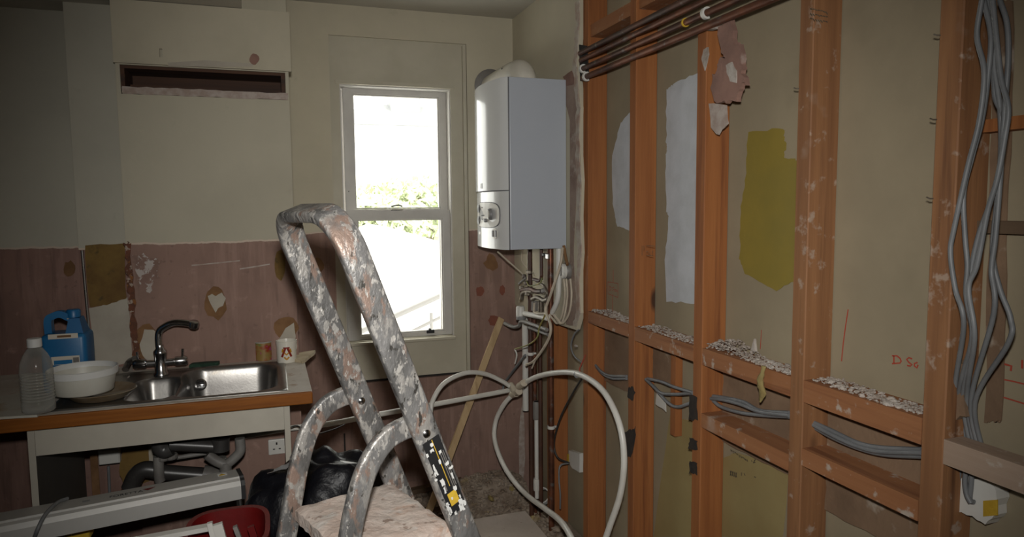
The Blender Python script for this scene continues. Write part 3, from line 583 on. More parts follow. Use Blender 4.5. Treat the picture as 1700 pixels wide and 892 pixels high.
for a_, b_, r_, mt in ((878,455,.014,m_brass),(874,473,.012,m_blackpipe),(876,491,.013,m_brass),(902,486,.011,m_pvcgrey),(866,481,.012,m_brass),(870,462,.010,m_blackpipe)):
    p = V(a_,b_,1.13); make('compression_nut', MB().lathe([(r_*.8,0),(r_,.003),(r_,.015),(r_*.8,.018)], p, n=6), mt, vg)
p = V(909,425,1.14); make('chrome_valve_lever', MB().rbox(p.x-.006,p.x+.006,p.y-.014,p.y+.014,p.z-.014,p.z+.01,.003), m_chrome, vg)
p = V(903,423,1.14); make('valve_handle', MB().rbox(p.x-.006,p.x+.006,p.y-.012,p.y+.012,p.z-.006,p.z+.006,.002), m_black, vg)
p = V(873,462,1.12); make('pressure_tap', MB().cyl(p, V(862,471,1.12), .006, 10), m_pvcgrey, vg)
# white tundish block and horizontal pipes from it
wt = make('waste_tee', MB().lathe([(.017,0),(.021,.004),(.021,.05),(.017,.055)], V(864,527,1.13), n=18), m_whitepl, None, smooth=40, label='white plastic waste tee above the standing pipe in the corner', cat='pipe fitting')
make('lock_nut', MB().lathe([(.022,0),(.024,.004),(.024,.014),(.022,.018)], V(865,531,1.13), n=14), m_knob, wt)
pipe('waste_pipe', [V(871,521,1.13), V(909,528,1.13)], .013, m_whitepl, 'short white horizontal pipe below the valve cluster')
pipe('waste_pipe', [V(838,537,1.10), V(852,543,1.11), V(862,541,1.12), V(868,534,1.12), V(908,548,1.14)], .009, m_pvcgrey, 'grey bent pipe poking left from the corner pipes', sp=5)
pipe('waste_pipe', [V(878,544,1.15), V(910,556,1.15)], .008, m_pvcgrey, 'thin grey pipe just under the bent grey pipe')
pipe('cable', [V(826,418,1.0), V(868,455,1.12)], .004, m_creamcable, 'thin beige cable slanting down from the boiler front edge', 'cable')
pipe('cable', [V(868,412,1.15), V(866,430,1.16), V(872,442,1.17), V(888,456,1.15)], .003, m_creamcable, 'cream cable curving below the boiler left side', 'cable', sp=6)
pipe('cable', [V(874,468,1.10), V(880,475,1.10), V(896,470,1.10), V(900,462,1.10)], .0032, m_yellowcable, 'yellow earth wire looped around the upper valves', 'cable', sp=6)
pipe('cable', [V(905,523,1.10), V(895,545,1.10), V(892,560,1.09), V(878,572,1.08), V(855,580,1.08)], .0032, m_yellowcable, 'yellow earth wire trailing below the valves', 'cable', sp=6)
pipe('cable', [V(855,580,1.08), V(858,590,1.08), V(855,604,1.08)], .0035, m_whitepl, 'short white wire tail hanging off the earth wire', 'cable', sp=5)
pipe('cable', [V(934,412,1.16), V(930,440,1.14), V(914,490,1.12), V(906,515,1.11), V(914,540,1.10), V(912,560,1.10), V(900,582,1.10), V(886,600,1.10), V(874,606,1.10)], .006, m_creamcable, 'thick beige cable winding down in front of the corner pipes', 'cable', sp=8)
pipe('cable', [V(889,598,1.10), V(883,612,1.10)], .0035, m_creamcable, 'frayed beige cable tail below the corner pipes', 'cable')
pipe('cable', [V(872,590,1.12), V(855,612,1.12), V(838,636,1.11), V(834,652,1.10)], .0065, m_greycable, 'dark grey cable hanging to the white pipe junction', 'cable', sp=6)
pipe('trunking', [V(928,405,1.195), V(928,470,1.195), V(925,500,1.19), V(912,528,1.18)], .012, m_whitepl, 'white trunking pipe beside the round junction box', 'pipe', sp=6)
jb = thing('junction_box', V(943,440,XP), 'round grey junction box on the plaster under the boiler', 'junction box')
p = V(944,450,XP); make('box_base', MB().lathe([(.038,0),(.038,.012),(.034,.02)], p+Vector((-.0005,0,0)), (-1,0,0), 28), m_pvcgrey, jb, smooth=40)
make('box_lid', MB().lathe([(.033,0),(.033,.010),(.026,.014)], p+Vector((-.0205,0,0)), (-1,0,0), 28), m_whitepl, jb, smooth=40)
make('lid_rib', MB().rbox(p.x-.040,p.x-.034,p.y-.003,p.y+.003,p.z-.02,p.z+.02,.001), m_pvcgrey, jb)
for k, (a_, b_) in enumerate(((936,928),(940,934),(947,936))):
    pipe('cable', [V(a_,463,1.19), V(a_+2,490,1.19), V(a_-2,520,1.185), V(b_-2,537,1.18), V(b_-10,530,1.17), V(b_-16,522,1.16)], .0045, m_creamcable, ('cream cable looping below the round junction box, innermost loop', 'cream cable looping below the round junction box, middle loop', 'cream cable looping below the round junction box, outermost loop')[k], 'cable', 'cables below the junction box', sp=8)
pipe('cable', [V(936,408,1.20), V(938,422,1.20), V(942,440,1.195)], .007, m_adh, 'brown frayed cable entering the top of the junction box', 'cable', sp=4)
pipe('cable', [V(960,548,1.20), V(953,556,1.20), V(948,575,1.20), V(954,592,1.20), V(966,602,1.20)], .0035, m_greycable, 'thin grey wire looped below the plaster corner', 'cable', sp=6)
make('plaster_flake', MB().chunk(V(956,575,1.21), .014), m_debris, label='white plaster flake stuck by the thin wire below the corner', cat='plaster')
pipe('cable', [V(965,630,1.17), V(950,655,1.18), V(930,695,1.19), V(920,735,1.2), V(926,760,1.21), V(945,769,1.27)], .0045, m_blackcable, 'black cable running down to the white back box', 'cable', sp=8)
pipe('cable', [V(945,769,1.27), V(930,774,1.22), V(928,795,1.21), V(930,820,1.21), V(930,845,1.21)], .004, m_greycable, 'grey cable dropping from the white back box to the rubble', 'cable', sp=8)
pipe('wire', [V(972,590,1.2), V(962,612,1.19), V(964,625,1.19)], .0025, m_redwire, 'thin red wire tied to the white loop pipe', 'cable')

# back boxes of sockets set in the board
def backbox(outline, x, label, tape):
    o = thing('socket_back_box', pt(*outline[2], x=x), label, 'socket box'); P = [pt(a,b,x=x) for a,b in outline]
    make('box_shell', MB().prism(jag(P, .002, 3, 1), (XB-.001-x,0,0)), m_whitepl, o)
    for k, t in enumerate(tape): make('yellow_tape', MB().prism([pt(a,b,x=x-.002) for a,b in t], (.0018,0,0)), m_foam, o)
    return o
backbox([(944,748),(962,754),(962,785),(950,778),(944,768)], XB-.02, 'small white back box with yellow tape beside the first stud', [[(941,754),(944,754),(944,768),(941,766)]])
bb = backbox([(1588,805),(1600,790),(1640,800),(1655,815),(1650,855),(1635,870),(1615,858),(1588,850)], XB-.035, 'large crumpled white back box with yellow tape under the cable bundle', [[(1632,832),(1656,830),(1656,856),(1632,858)],[(1584,822),(1592,818),(1592,834),(1584,836)]])

# ------------------------------------------------------------------ pipes along the top of the stud wall
XH = 1.205
PT = [((964.6,85),(1147,0),.0105,m_blackpipe,'blackened pipe, topmost of the four crossing the studs'),((966,97),(1180,0),.010,m_copper,'copper pipe, second from the top of the four crossing the studs'),((967,111),(1233,0),.0105,m_copper,'copper pipe with a white clip, third of the four crossing the studs'),((969.6,128),(1280,0),.0115,m_copper,'copper pipe, lowest of the four crossing the studs')]
for k, (a, b, r, mt, lab) in enumerate(PT):
    z = (V(*a,XH).z+V(*b,XH).z)/2; y1 = yfor(a[0],XH,a[1])+.01
    o = make('water_pipe', MB().tube([(XH,y1,z),(XH,YBK+.01,z)], r, 14), mt, None, smooth=50, label=lab, cat='pipe', group='pipes crossing the top of the studs')
    if k >= 2:
        for px_ in ((968,1172) if k == 2 else (974,)):
            yc = yfor(px_, XH, 60); make('pipe_clip', MB().sweep([Vector((XH+(r+.004)*math.cos(a_)-.0, yc, z+(r+.004)*math.sin(a_))) for a_ in [math.radians(60+i*22) for i in range(12)]], [(-.003,-.006),(.003,-.006),(.003,.006),(-.003,.006)], up=(0,1,0)), m_whitepl, o)
    if k == 2: yc = yfor(1139, XH, 25); make('yellow_tag', MB().lathe([(r+.003,0),(r+.003,.006)], (XH,yc,z), (0,1,0), 18), m_foam, o)
make('pipe_hole', MB().prism([pt(a_,b_,x=XP-.006) for a_,b_ in ((961,74),(973,76),(977,132),(963,134))], (.0055,0,0)), m_dark, pw)

# ------------------------------------------------------------------ grey cables
CB = [[(1630,0),(1622,60),(1634,120),(1626,200),(1606,280),(1584,380),(1578,420),(1586,480),(1600,540),(1612,600),(1616,680),(1612,720)],
      [(1633,0),(1645,60),(1640,130),(1630,200),(1614,260),(1600,320),(1602,390),(1606,440),(1604,490),(1614,560),(1620,640),(1622,720)],
      [(1640,0),(1650,90),(1652,160),(1668,200),(1664,260),(1650,320),(1625,390),(1612,450),(1606,500),(1616,570),(1622,650)],
      [(1648,0),(1654,60),(1662,130),(1674,180),(1668,230),(1655,300),(1640,350),(1622,440),(1608,480),(1618,560),(1630,650),(1634,712)],
      [(1660,0),(1672,40),(1674,100),(1668,180),(1663,260),(1658,330),(1652,400),(1646,450),(1650,520),(1646,600),(1636,660),(1630,715)],
      [(1645,60),(1650,110),(1660,180),(1662,250),(1656,330),(1648,420),(1660,480),(1678,530),(1674,570),(1658,610),(1644,650),(1634,710)]]
nm = ['leftmost', 'second', 'third', 'fourth', 'fifth', 'rightmost']
for k, P in enumerate(CB):
    x = 1.205+.010*(k % 3); zn = NZ[5]
    Q = [V(a,b,x) for a,b in P if b < 575]; e_ = V(1604+7*k, 700, 1.302); e_.z = zn-.04; Q += [e_+Vector((-.03,.004,.12)), e_]
    pipe('cable', Q, .0046, m_greycable, f'grey cable hanging in the bundle at the right edge, {nm[k]} at mid height', 'cable', 'grey cable bundle by the right stud', sp=8, n=8)
for k, P in enumerate(([(1592,770),(1588,800),(1578,840),(1560,870),(1545,892)], [(1594,770),(1588,810),(1570,850),(1566,892)])):
    pipe('cable', [V(a,b,1.292-.006*k) for a,b in P], .005, m_greycable, ('grey cable splaying left below the last noggin', 'grey cable hanging straight below the last noggin')[k], 'cable', sp=8, n=8)
for k, P in enumerate(([(1604,772),(1602,800),(1605,822),(1612,836)], [(1614,772),(1612,805),(1610,830),(1617,834)])):
    pipe('cable', [V(a,b,1.275+.006*k) for a,b in P], .005, m_greycable, ('grey cable entering the crumpled white back box on the left', 'grey cable entering the crumpled white back box on the right')[k], 'cable', sp=8, n=8)
BAY = [('under the first noggin', 1.27, [[(988,606),(998,617),(1012,624),(1040,625)],[(990,610),(1002,622),(1018,629),(1040,629)]]),
       ('under the second noggin', 1.27, [[(1075,629),(1098,634),(1120,643),(1150,652)],[(1072,630),(1085,642),(1098,653),(1120,655),(1150,653)],[(1073,630),(1090,648),(1108,668),(1125,676),(1150,668)]]),
       ('under the third noggin', 1.27, [[(1180,662),(1200,664),(1230,672),(1262,684),(1310,690)],[(1184,658),(1205,661),(1235,668),(1262,682),(1310,686)],[(1182,664),(1198,676),(1232,686),(1270,690),(1310,692)]]),
       ('under the fourth noggin', 1.27, [[(1345,703),(1380,722),(1420,740),(1460,750),(1530,752)],[(1347,700),(1382,716),(1425,736),(1465,744),(1530,747)],[(1345,706),(1385,728),(1430,746),(1470,755),(1530,758)]])]
on = ['topmost', 'middle', 'lowest']
for lab, x, lst in BAY:
    for k, P in enumerate(lst):
        ww = on[k] if len(lst) == 3 else ('upper', 'lower')[k]
        pipe('cable', [V(a,b,x+.004*k) for a,b in P], .0058, m_greycable, f'grey cable threaded through the studs {lab}, {ww} one', 'cable', 'grey cables threaded through the studs', sp=8, n=8)

# ------------------------------------------------------------------ debris on the noggins
def pile(i, n, hmax, lab, seed, ylo=0, yhi=1):
    rnd = random.Random(seed); mb = MB(); ya, yb = ST[i+1][1]+.01, ST[i][0]-.01
    for k in range(n):
        t = ylo+(yhi-ylo)*rnd.random(); y = yb+(ya-yb)*t; x = rnd.uniform(XR+.008, XB-.012); h = hmax*math.exp(-((t-.22)/.22)**2)
        r = rnd.uniform(.002,.006)*(1.9 if rnd.random() < .12 else 1); mb.chunk((x, y, NZ[i]+r*.3+rnd.random()*h), r, .6, rnd)
    make('plaster_debris', mb, m_debris, label=lab, cat='debris', kind='stuff')
pile(1, 420, .012, 'white plaster crumbs lying on the first noggin from the corner', 1)
pile(2, 450, .008, 'white plaster crumbs lying on the second noggin from the corner', 2)
pile(3, 800, .036, 'tall heap of white plaster crumbs on the third noggin', 3)
pile(4, 450, .008, 'white plaster crumbs lying on the fourth noggin', 4)
p = V(1246,582,1.29); make('plaster_shard', MB().prism([p, p+Vector((0,-.02,.0)), p+Vector((.004,-.008,.035))], (.008,0,0)), m_debris, label='upright white plaster shard standing on the third noggin', cat='plaster')
make('plaster_lump', MB().chunk(V(1565,704,1.245), .02), m_debris, label='white plaster lump at the end of the last noggin', cat='plaster')
tw = [V(1268,608,1.232), V(1266,618,1.230), V(1262,635,1.229), V(1266,652,1.228), V(1262,668,1.228)]
wm = MB(); rad = [.008,.007,.013,.013,.004]; ring_n = 9
rnd = random.Random(3); TT = spline(tw, 4); rr = [rad[min(4,i//4)]*(1-(i%4)/4)+rad[min(4,i//4+1)]*((i%4)/4) for i in range(len(TT))]
vs = []; 
for i, p in enumerate(TT):
    for j in range(ring_n):
        a = 2*math.pi*j/ring_n; q_ = rr[i]*rnd.uniform(.75,1.2); vs.append(p+Vector((math.cos(a)*q_*.5, math.sin(a)*q_, 0)))
wm.add(vs, [(i*ring_n+j, i*ring_n+(j+1)%ring_n, (i+1)*ring_n+(j+1)%ring_n, (i+1)*ring_n+j) for i in range(len(TT)-1) for j in range(ring_n)]+[tuple(range(ring_n)), tuple(range(len(vs)-ring_n, len(vs)))])
make('insulation_tuft', wm, m_wool, smooth=60, label='yellow insulation tuft hanging over the third noggin', cat='insulation')
make('paper_scrap', MB().prism(jag([V(1090,652,1.285),V(1104,662,1.285),V(1106,684,1.285),V(1098,678,1.285),V(1088,672,1.285)], .002, 2, 3), (.001,0,0)), m_whitepl, label='torn white paper scrap hanging on the second bay cables', cat='paper')

# ------------------------------------------------------------------ writing on boards and timber
def strokes(name, lines, x, r, mt, par, lab=None):
    mb = MB()
    for l in lines:
        P = [V(a,b,x) for a,b in l]; mb.sweep(P, [(-r,-r*.3),(r,-r*.3),(r,r*.3),(-r,r*.3)], up=(1,0,0))
    return make(name, mb, mt, par, label=lab)
xm = XB-.0015
strokes('red_writing', [[(1484,591),(1484,603)],[(1481,591),(1489,591),(1494,595),(1496,600),(1494,603),(1481,604)],[(1514,596),(1509,594),(1505,597),(1509,602),(1514,606),(1511,608),(1506,607)],[(1523,602),(1518,604),(1518,608),(1522,611),(1524,606)]], xm, .0016, m_redwire, wr, 'red handwritten letters D S o')
strokes('red_writing', [[(1408,514),(1404,540),(1400,570),(1397,600)]], xm, .0013, m_redwire, wr, 'red pencil line')
strokes('red_writing', [[(1009,468),(1026,471),(1026,494),(1009,488),(1009,468)],[(1018,448),(1018,468)],[(1017,489),(1017,518)]], xm, .0010, m_redwire, wr, 'red pencil box with an upright line')
strokes('red_writing', [[(1012,475),(1012,483),(1014,482),(1015,478),(1012,475)],[(1019,477),(1016.5,478),(1018.5,481),(1016.5,483)],[(1020,480),(1020,484),(1022,484),(1022,481),(1020,480)],[(1023,485),(1023,481),(1024.5,482),(1024.5,486)]], xm, .0009, m_redwire, wr, 'red letters D S o n')
strokes('red_writing', [[(1663,606),(1668,605),(1672,606),(1679,608),(1678,616)],[(1697,598),(1697,612)]], xm, .0018, m_redwire, wr, 'red handwritten letters')
strokes('red_writing', [[(1664,630),(1680,633),(1705,639)]], xm, .0013, m_redwire, wr, 'upper red line'); strokes('red_writing', [[(1656,657),(1676,663),(1705,672)]], xm, .0013, m_redwire, wr, 'lower red line')
strokes('red_writing', [[(1264,548),(1263,566),(1262,580)]], xm, .0010, m_redwire, wr, 'short red pencil line')
rnd = random.Random(12); L_ = []
for k in range(9):
    a = 1213+k*3.3; b = 746+k*2.1; L_ += [[(a,b),(a+1.5,b+5*rnd.random()+2)],[(a,b+2),(a+2,b+1+rnd.random()*3)]]
L_ += [[(1247,765),(1249,767)],[(1251,768),(1254,763)],[(1250,769),(1254,768)]]
strokes('printed_stamp', L_, xm-.002, .0011, m_blackink, wr, 'smudged black print, upper line')
L_ = []
for k in range(4): L_ += [[(1212+k*3,782+k),(1214+k*3,790+k)],[(1214+k*3,782+k),(1212+k*3,790+k)]]
L_ += [[(1231,785),(1231,790)],[(1235,786),(1237,790)],[(1252,792),(1255,793)]]
strokes('printed_stamp', L_, xm-.002, .0011, m_blackink, wr, 'smudged black print, lower line')
# grade stamp on the broad side of the fourth stud and on the second stud
def stamp_side(i, px0, px1, py0, py1, rows):
    y = ST[i][0]-.0008; mb = MB(); rnd = random.Random(i)
    for r_ in range(rows):
        for k in range(7):
            a = px0+(px1-px0)*k/7; dy_ = (py1-py0)/rows; b = py0+r_*dy_+(k*.9)
            P = [pt(a,b,y=y), pt(a+(px1-px0)/9,b+rnd.uniform(0,dy_*.6),y=y)]
            mb.sweep(P, [(-.0012,-.0003),(.0012,-.0003),(.0012,.0003),(-.0012,.0003)], up=(0,1,0))
    make('grade_stamp', mb, m_blackink, wr, label='faded black timber grade stamp')
stamp_side(4, 1345, 1375, 14, 38, 3)
strokes('grade_stamp', [[(1066,408),(1066,424)],[(1069,408),(1069,416)],[(1073,408),(1087,409)],[(1073,424),(1085,425)],[(1073,418),(1076,418)],[(1077,421),(1079,421)],[(1083,420),(1084,416)]], XR-.0006, .0008, m_blackink, wr, 'faded black timber grade stamp')
# nails in studs
for i_, z_ in ((4,pt(1323,148,x=XR).z),(5,pt(1548,62,x=XR).z),(5,pt(1540,330,x=XR).z),(5,pt(1545,200,x=XR).z)):
    p = Vector((XR, ST[i_][1]-.004, z_)); make('bent_nail', MB().tube([p+Vector((.002,0,0)), p+Vector((-.006,.003,.0)), p+Vector((-.008,.009,.003))], .0014, 6), m_brass, wr)

# ------------------------------------------------------------------ white plastic pipe loops
XK = 1.09
jn = V(855,648,XK)
lp = pipe('plastic_pipe', [V(862,643,XK), V(888,627,1.10), V(925,619,1.11), V(962,622,1.12), V(1000,648,1.13), V(1027,700,1.13), V(1036,760,1.13), V(1030,820,1.13), V(1012,875,1.12), V(1000,910,1.11)], .0115, m_hose, 'white plastic pipe bent in a large loop in front of the studs', sp=10, n=14)
pipe('plastic_pipe', [V(855,652,XK-.005), V(838,670,1.05), V(823,700,1.02), V(822,735,1.00), V(840,780,1.01), V(870,818,1.04), V(905,845,1.02), V(930,865,1.0), V(948,892,.98), V(955,915,.97)], .0115, m_hose, 'white plastic pipe curving from the knot down to the floor', sp=10, n=14)
pipe('plastic_pipe', [pt(714,690,y=2.95), pt(719,664,y=2.97), pt(738,636,y=3.0), pt(772,620,y=3.05), pt(805,621,y=3.1), pt(835,634,y=3.13), V(852,646,XK-.004)], .0105, m_hose, 'white plastic pipe arching left from the knot towards the ladder', sp=10, n=14)
kn = thing('pipe_knot', jn, 'bundle of white taped pipe ends tied together in the corner', 'pipe fitting')
for a, b in (((848,640),(858,654)),((862,642),(870,636)),((850,656),(862,650))): make('tape_wrap', MB().tube([V(*a,XK-.012), V(*b,XK-.012)], .017, 14), m_creamcable, kn, smooth=50)
pw_ = [pt(392,727,y=YC-.06), pt(470,713,y=YC-.06), pt(545,704,y=2.86), pt(620,690,y=2.95), pt(720,672,y=3.05), pt(800,657,y=3.13), V(848,648,XK)]
pipe('plastic_pipe', pw_, .0115, m_hose, 'straight white plastic pipe running from under the sink to the corner', sp=5, n=14)
o = make('cable_tie', MB().lathe([(.0135,0),(.0135,.006)], V(957,622,1.118), (.1,-1,.1), 16), m_knob, None, label='dark cable tie around the white loop pipe', cat='cable tie')
# leaning batten
a = pt(832,529,y=3.42); b = Vector((pt(697,812,y=3.06).x, 3.06, .0)); ax = (a-b).normalized(); sd = ax.cross(Vector((0,1,0))).normalized(); th = sd.cross(ax).normalized()
def bar(mb, a, b, sd, th, w, t): return mb.hexa([a+sd*w+th*t, a-sd*w+th*t, a-sd*w-th*t, a+sd*w-th*t], [b+sd*w+th*t, b-sd*w+th*t, b-sd*w-th*t, b+sd*w-th*t])
b = a-ax*((a.z-.004)/ax.z)
make('wood_batten', bar(MB(), b, a, sd, th, .016, .007), m_batten, label='thin pale wooden batten leaning against the window wall', cat='batten')

# ------------------------------------------------------------------ sink unit
ZT = .90; YF = 2.335; XWR = .104; XWL = -1.3
sx0, sx1, sy0, sy1 = -.665, .03, YF+.035, YC-.045
wk = thing('worktop', (-.5, 2.55, ZT-.038), 'dirty white worktop with an orange wooden front edge', 'worktop')
hx0, hx1, hy0, hy1 = sx0+.012, sx1-.012, sy0+.012, sy1-.012
mb = MB()
vs = []
for z in (ZT-.038, ZT): vs += [(XWL,YF+.006,z),(XWR,YF+.006,z),(XWR-.004,YC-.001,z),(XWL,YC-.001,z),(hx0,hy0,z),(hx1,hy0,z),(hx1,hy1,z),(hx0,hy1,z)]
fs = []
for o_ in (0,8): fs += [(o_,o_+1,o_+5,o_+4),(o_+1,o_+2,o_+6,o_+5),(o_+2,o_+3,o_+7,o_+6),(o_+3,o_,o_+4,o_+7)]
for k in range(4): fs += [(k,(k+1)%4,8+(k+1)%4,8+k),(4+k,4+(k+1)%4,12+(k+1)%4,12+k)]
make('worktop_board', mb.add(vs, fs), m_work, wk)
make('front_edging', MB().rbox(XWL, XWR+.001, YF-.008, YF+.0055, ZT-.040, ZT+.0005, .004), m_edge, wk)
make('back_extension', MB().box(XWL, xbl-.002, YC, YS-.001, ZT-.038, ZT), m_work, wk)
# pressed steel sink as one formed sheet
def sdrr(x, y, cx_, cy_, hx, hy, r):
    qx, qy = abs(x-cx_)-hx+r, abs(y-cy_)-hy+r; return math.hypot(max(qx,0),max(qy,0))+min(max(qx,qy),0)-r
b1 = (pt(300,630,z=ZT).x, pt(460,628,z=ZT).x); b0 = (pt(216,650,z=ZT).x, pt(296,640,z=ZT).x)
bya, byb = sy0+.038, min(pt(380,609,z=ZT).y, sy1-.025); byc = pt(260,628,z=ZT).y
def sz(x, y):
    z = ZT+.004
    e = sdrr(x, y, (sx0+sx1)/2, (sy0+sy1)/2, (sx1-sx0)/2, (sy1-sy0)/2, .03)
    z -= .0035*max(0, min(1, (e+.006)/.006))
    z -= .004*max(0, min(1, (-e-.015)/.012))
    for (xa, xb), ya, yb, dp, r in ((b1, bya, byb, .15, .075), (b0, bya+.01, byc, .10, .05)):
        d = -sdrr(x, y, (xa+xb)/2, (ya+yb)/2, (xb-xa)/2, (yb-ya)/2, r)
        t = max(0, min(1, (d+.004)/.034)); t = t*t*(3-2*t); z -= dp*t
        if d > .03: z -= min(.012, (d-.03)*.12)
    return z
sk = thing('sink', ((sx0+sx1)/2, (sy0+sy1)/2, ZT-.16), 'stainless steel one and a half bowl sink set in the worktop', 'sink')
NX, NY = 170, 104; vs = []; fs = []
for j in range(NY+1):
    for i in range(NX+1):
        x = sx0+(sx1-sx0)*i/NX; y = sy0+(sy1-sy0)*j/NY; vs.append((x, y, sz(x, y)))
for j in range(NY):
    for i in range(NX): a = j*(NX+1)+i; fs.append((a, a+1, a+NX+2, a+NX+1))
so = make('sink_bowls', MB().add(vs, fs), m_steel, sk, smooth=80)
md = so.modifiers.new('gauge', 'SOLIDIFY'); md.thickness = .0012
p = pt(333,632,z=ZT-.06); xo = p.x
ovy = byb-.028
make('overflow', MB().lathe([(.022,0),(.022,.003),(.018,.006)], (pt(333,632,y=byb-.02).x, byb-.022, ZT-.055), (0,-1,.35), 20), m_chrome, sk, smooth=40)
for k in range(3): make('overflow_slot', MB().rbox(pt(333,632,y=byb-.02).x-.012, pt(333,632,y=byb-.02).x+.012, byb-.0325, byb-.028, ZT-.050+k*.009-.010, ZT-.050+k*.009-.006, .001), m_dark, sk)
for (xa, xb), ya, yb, dp in ((b1, bya, byb, .162), (b0, bya+.01, byc, .112)):
    c_ = ((xa+xb)/2, (ya+yb)/2); zc = sz(*c_); make('plughole', MB().lathe([(.032,0),(.035,.002),(.024,.003),(.020,.001)], (c_[0], c_[1], zc), n=24), m_chrome, sk, smooth=40)
# mixer tap
tb = pt(268,623,z=ZT); tb.y = min(tb.y, sy1-.03); tb.z = ZT+.001
tp = thing('mixer_tap', tb, 'chrome swan-neck mixer tap behind the sink', 'tap')
h = pt(268,541,y=tb.y).z-ZT
make('tap_body', MB().lathe([(.026,0),(.026,.006),(.021,.012),(.021,.075),(.023,.08),(.023,.088),(.015,.098),(.013,.11)], tb, n=24), m_chrome, tp, smooth=40)
e = pt(322,538,y=tb.y-.05)
make('tap_spout', MB().tube(spline([tb+Vector((0,0,.10)), tb+Vector((-.003,0,h*.6)), tb+Vector((.0,-.002,h*.86)), tb+Vector((.022,-.012,h*.985)), Vector((tb.x*.5+e.x*.5, tb.y-.03, e.z+.006)), e], 9), .0125, 16), m_chrome, tp, smooth=60)
make('tap_nozzle', MB().lathe([(.013,-.016),(.017,-.012),(.018,.008),(.013,.012)], e, (.2,-.2,1), 18), m_chrome, tp, smooth=40)
for s_, nm_ in ((-1,'tap_handle'),(1,'tap_handle')):
    mid = tb+Vector((0,0,.045)); en = mid+Vector((.085*s_,0,.004)); hh = make(nm_, MB().lathe([(.012,.016),(.012,.045),(.017,.05),(.018,.082),(.013,.09)], mid, (s_,0,.03), 18), m_chrome, tp, smooth=40)
    make('handle_lever', MB().tube([en+Vector((-.012*s_,0,.012)), en+Vector((-.010*s_,0,.042))], .0045, 8), m_chrome, hh)
# carcass
uni = thing('sink_unit', (-.4, 2.45, 0), 'open cream sink cabinet without doors under the worktop', 'cabinet')
gxl = pt(57,800,y=YF+.03).x; gxr = pt(477,700,y=YF+.03).x; zr = ZT-.040
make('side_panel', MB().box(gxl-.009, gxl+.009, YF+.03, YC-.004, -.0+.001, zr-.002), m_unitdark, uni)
make('panel_edging', MB().box(gxl-.009, gxl+.009, YF+.0285, YF+.0299, .001, zr-.002), m_unit, uni)
make('side_panel', MB().box(gxr-.009, gxr+.009, YF+.03, YC-.10, .001, zr-.002), m_unit, uni)
make('front_rail', MB().box(gxl+.0095, gxr-.0095, YF+.03, YF+.046, zr-.088, zr-.002), m_unit, uni)
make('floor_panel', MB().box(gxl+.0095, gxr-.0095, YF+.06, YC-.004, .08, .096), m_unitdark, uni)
make('back_strip', MB().prism([pt(a,b,y=YC-.003) for a,b in ((148,735),(160,735),(172,892),(158,892))], (0,.0025,0)), m_adh, br)
# waste pipes under the sink
wp = thing('sink_waste', pt(320,760,y=2.6), 'grey and black waste trap pipework under the sink bowls', 'pipe')
def wt_(name, pix, y, r, mt, sp=6): return make(name, MB().tube(spline([pt(a,b,y=y) for a,b in pix], sp), r, 16), mt, wp, smooth=50)
wt_('trap', [(266,722),(266,742),(274,748),(284,744)], 2.56, .027, m_pvcblack); wt_('cross_pipe', [(282,738),(360,742)], 2.56, .021, m_pvcblack, 2)
wt_('trap', [(366,728),(366,748)], 2.56, .030, m_pvcblack, 3)
wt_('branch_pipe', [(344,755),(358,765),(374,772)], 2.58, .018, m_pvcgrey); wt_('branch_pipe', [(398,728),(399,748),(390,760),(376,772)], 2.58, .017, m_pvcgrey); wt_('down_pipe', [(375,768),(374,800)], 2.58, .020, m_pvcgrey, 2)
wt_('down_pipe', [(263,758),(264,790),(266,800)], 2.60, .017, m_pvcgrey, 3); wt_('supply_pipe', [(270,764),(345,752)], 2.68, .008, m_pvcgrey, 2)
wt_('soil_pipe', [(216,812),(226,790),(240,780),(262,782)], 2.72, .030, m_pvcblack); wt_('soil_pipe', [(262,784),(345,790)], 2.72, .028, m_pvcblack, 2)
wt_('soil_socket', [(336,788),(362,792)], 2.72, .034, m_pvcgrey, 2)
for a_, b_ in ((272,764),(284,762),(366,768)): p = pt(a_,b_,y=2.60); make('lock_nut', MB().lathe([(.020,0),(.022,.004),(.022,.014),(.020,.018)], p, n=12), m_pvcgrey, wp)
decal('tile_adhesive', [(205,735),(246,735),(250,800),(205,812),(198,780)], m_adh2, br, y=YC-.004, th=.003, amp=.004, n=4, seed=40)
decal('filler_patch', [(244,728),(258,726),(260,770),(248,778)], m_palepatch, br, y=YC-.006, th=.004, amp=.003, n=4, seed=41)
sb = thing('junction_box', pt(181,770,y=YC), 'square white junction box on the wall under the sink', 'junction box')
a = pt(164,773,y=YC-.03); b = pt(198,744,y=YC-.03); make('box_body', MB().rbox(a.x,b.x,YC-.03,YC-.001,a.z,b.z,.003), m_whitepl, sb); make('cover_plate', MB().rbox(a.x+.003,b.x-.003,YC-.035,YC-.0302,a.z+.003,b.z-.003,.002), m_whitepl, sb)
make('cable_tail', MB().tube([pt(180,774,y=YC-.012), pt(182,820,y=YC-.012)], .005, 8), m_greycable, sb)
sb = thing('wall_socket', pt(460,756,y=YC), 'white electrical wall socket right of the sink pipes', 'socket')
a = pt(446,757,y=YC-.02); b = pt(473,729,y=YC-.02); cx_, cz_ = (a.x+b.x)/2, (a.z+b.z)/2
make('socket_plate', MB().rbox(a.x,b.x,YC-.016,YC-.001,a.z,b.z,.003), m_whitepl, sb)
for dx, dz, w_, h_ in ((0,.014,.003,.005),(-.011,-.008,.004,.002),(.011,-.008,.004,.002)): make('pin_slot', MB().box(cx_+dx-w_,cx_+dx+w_,YC-.0168,YC-.0161,cz_+dz-h_,cz_+dz+h_), m_dark, sb)
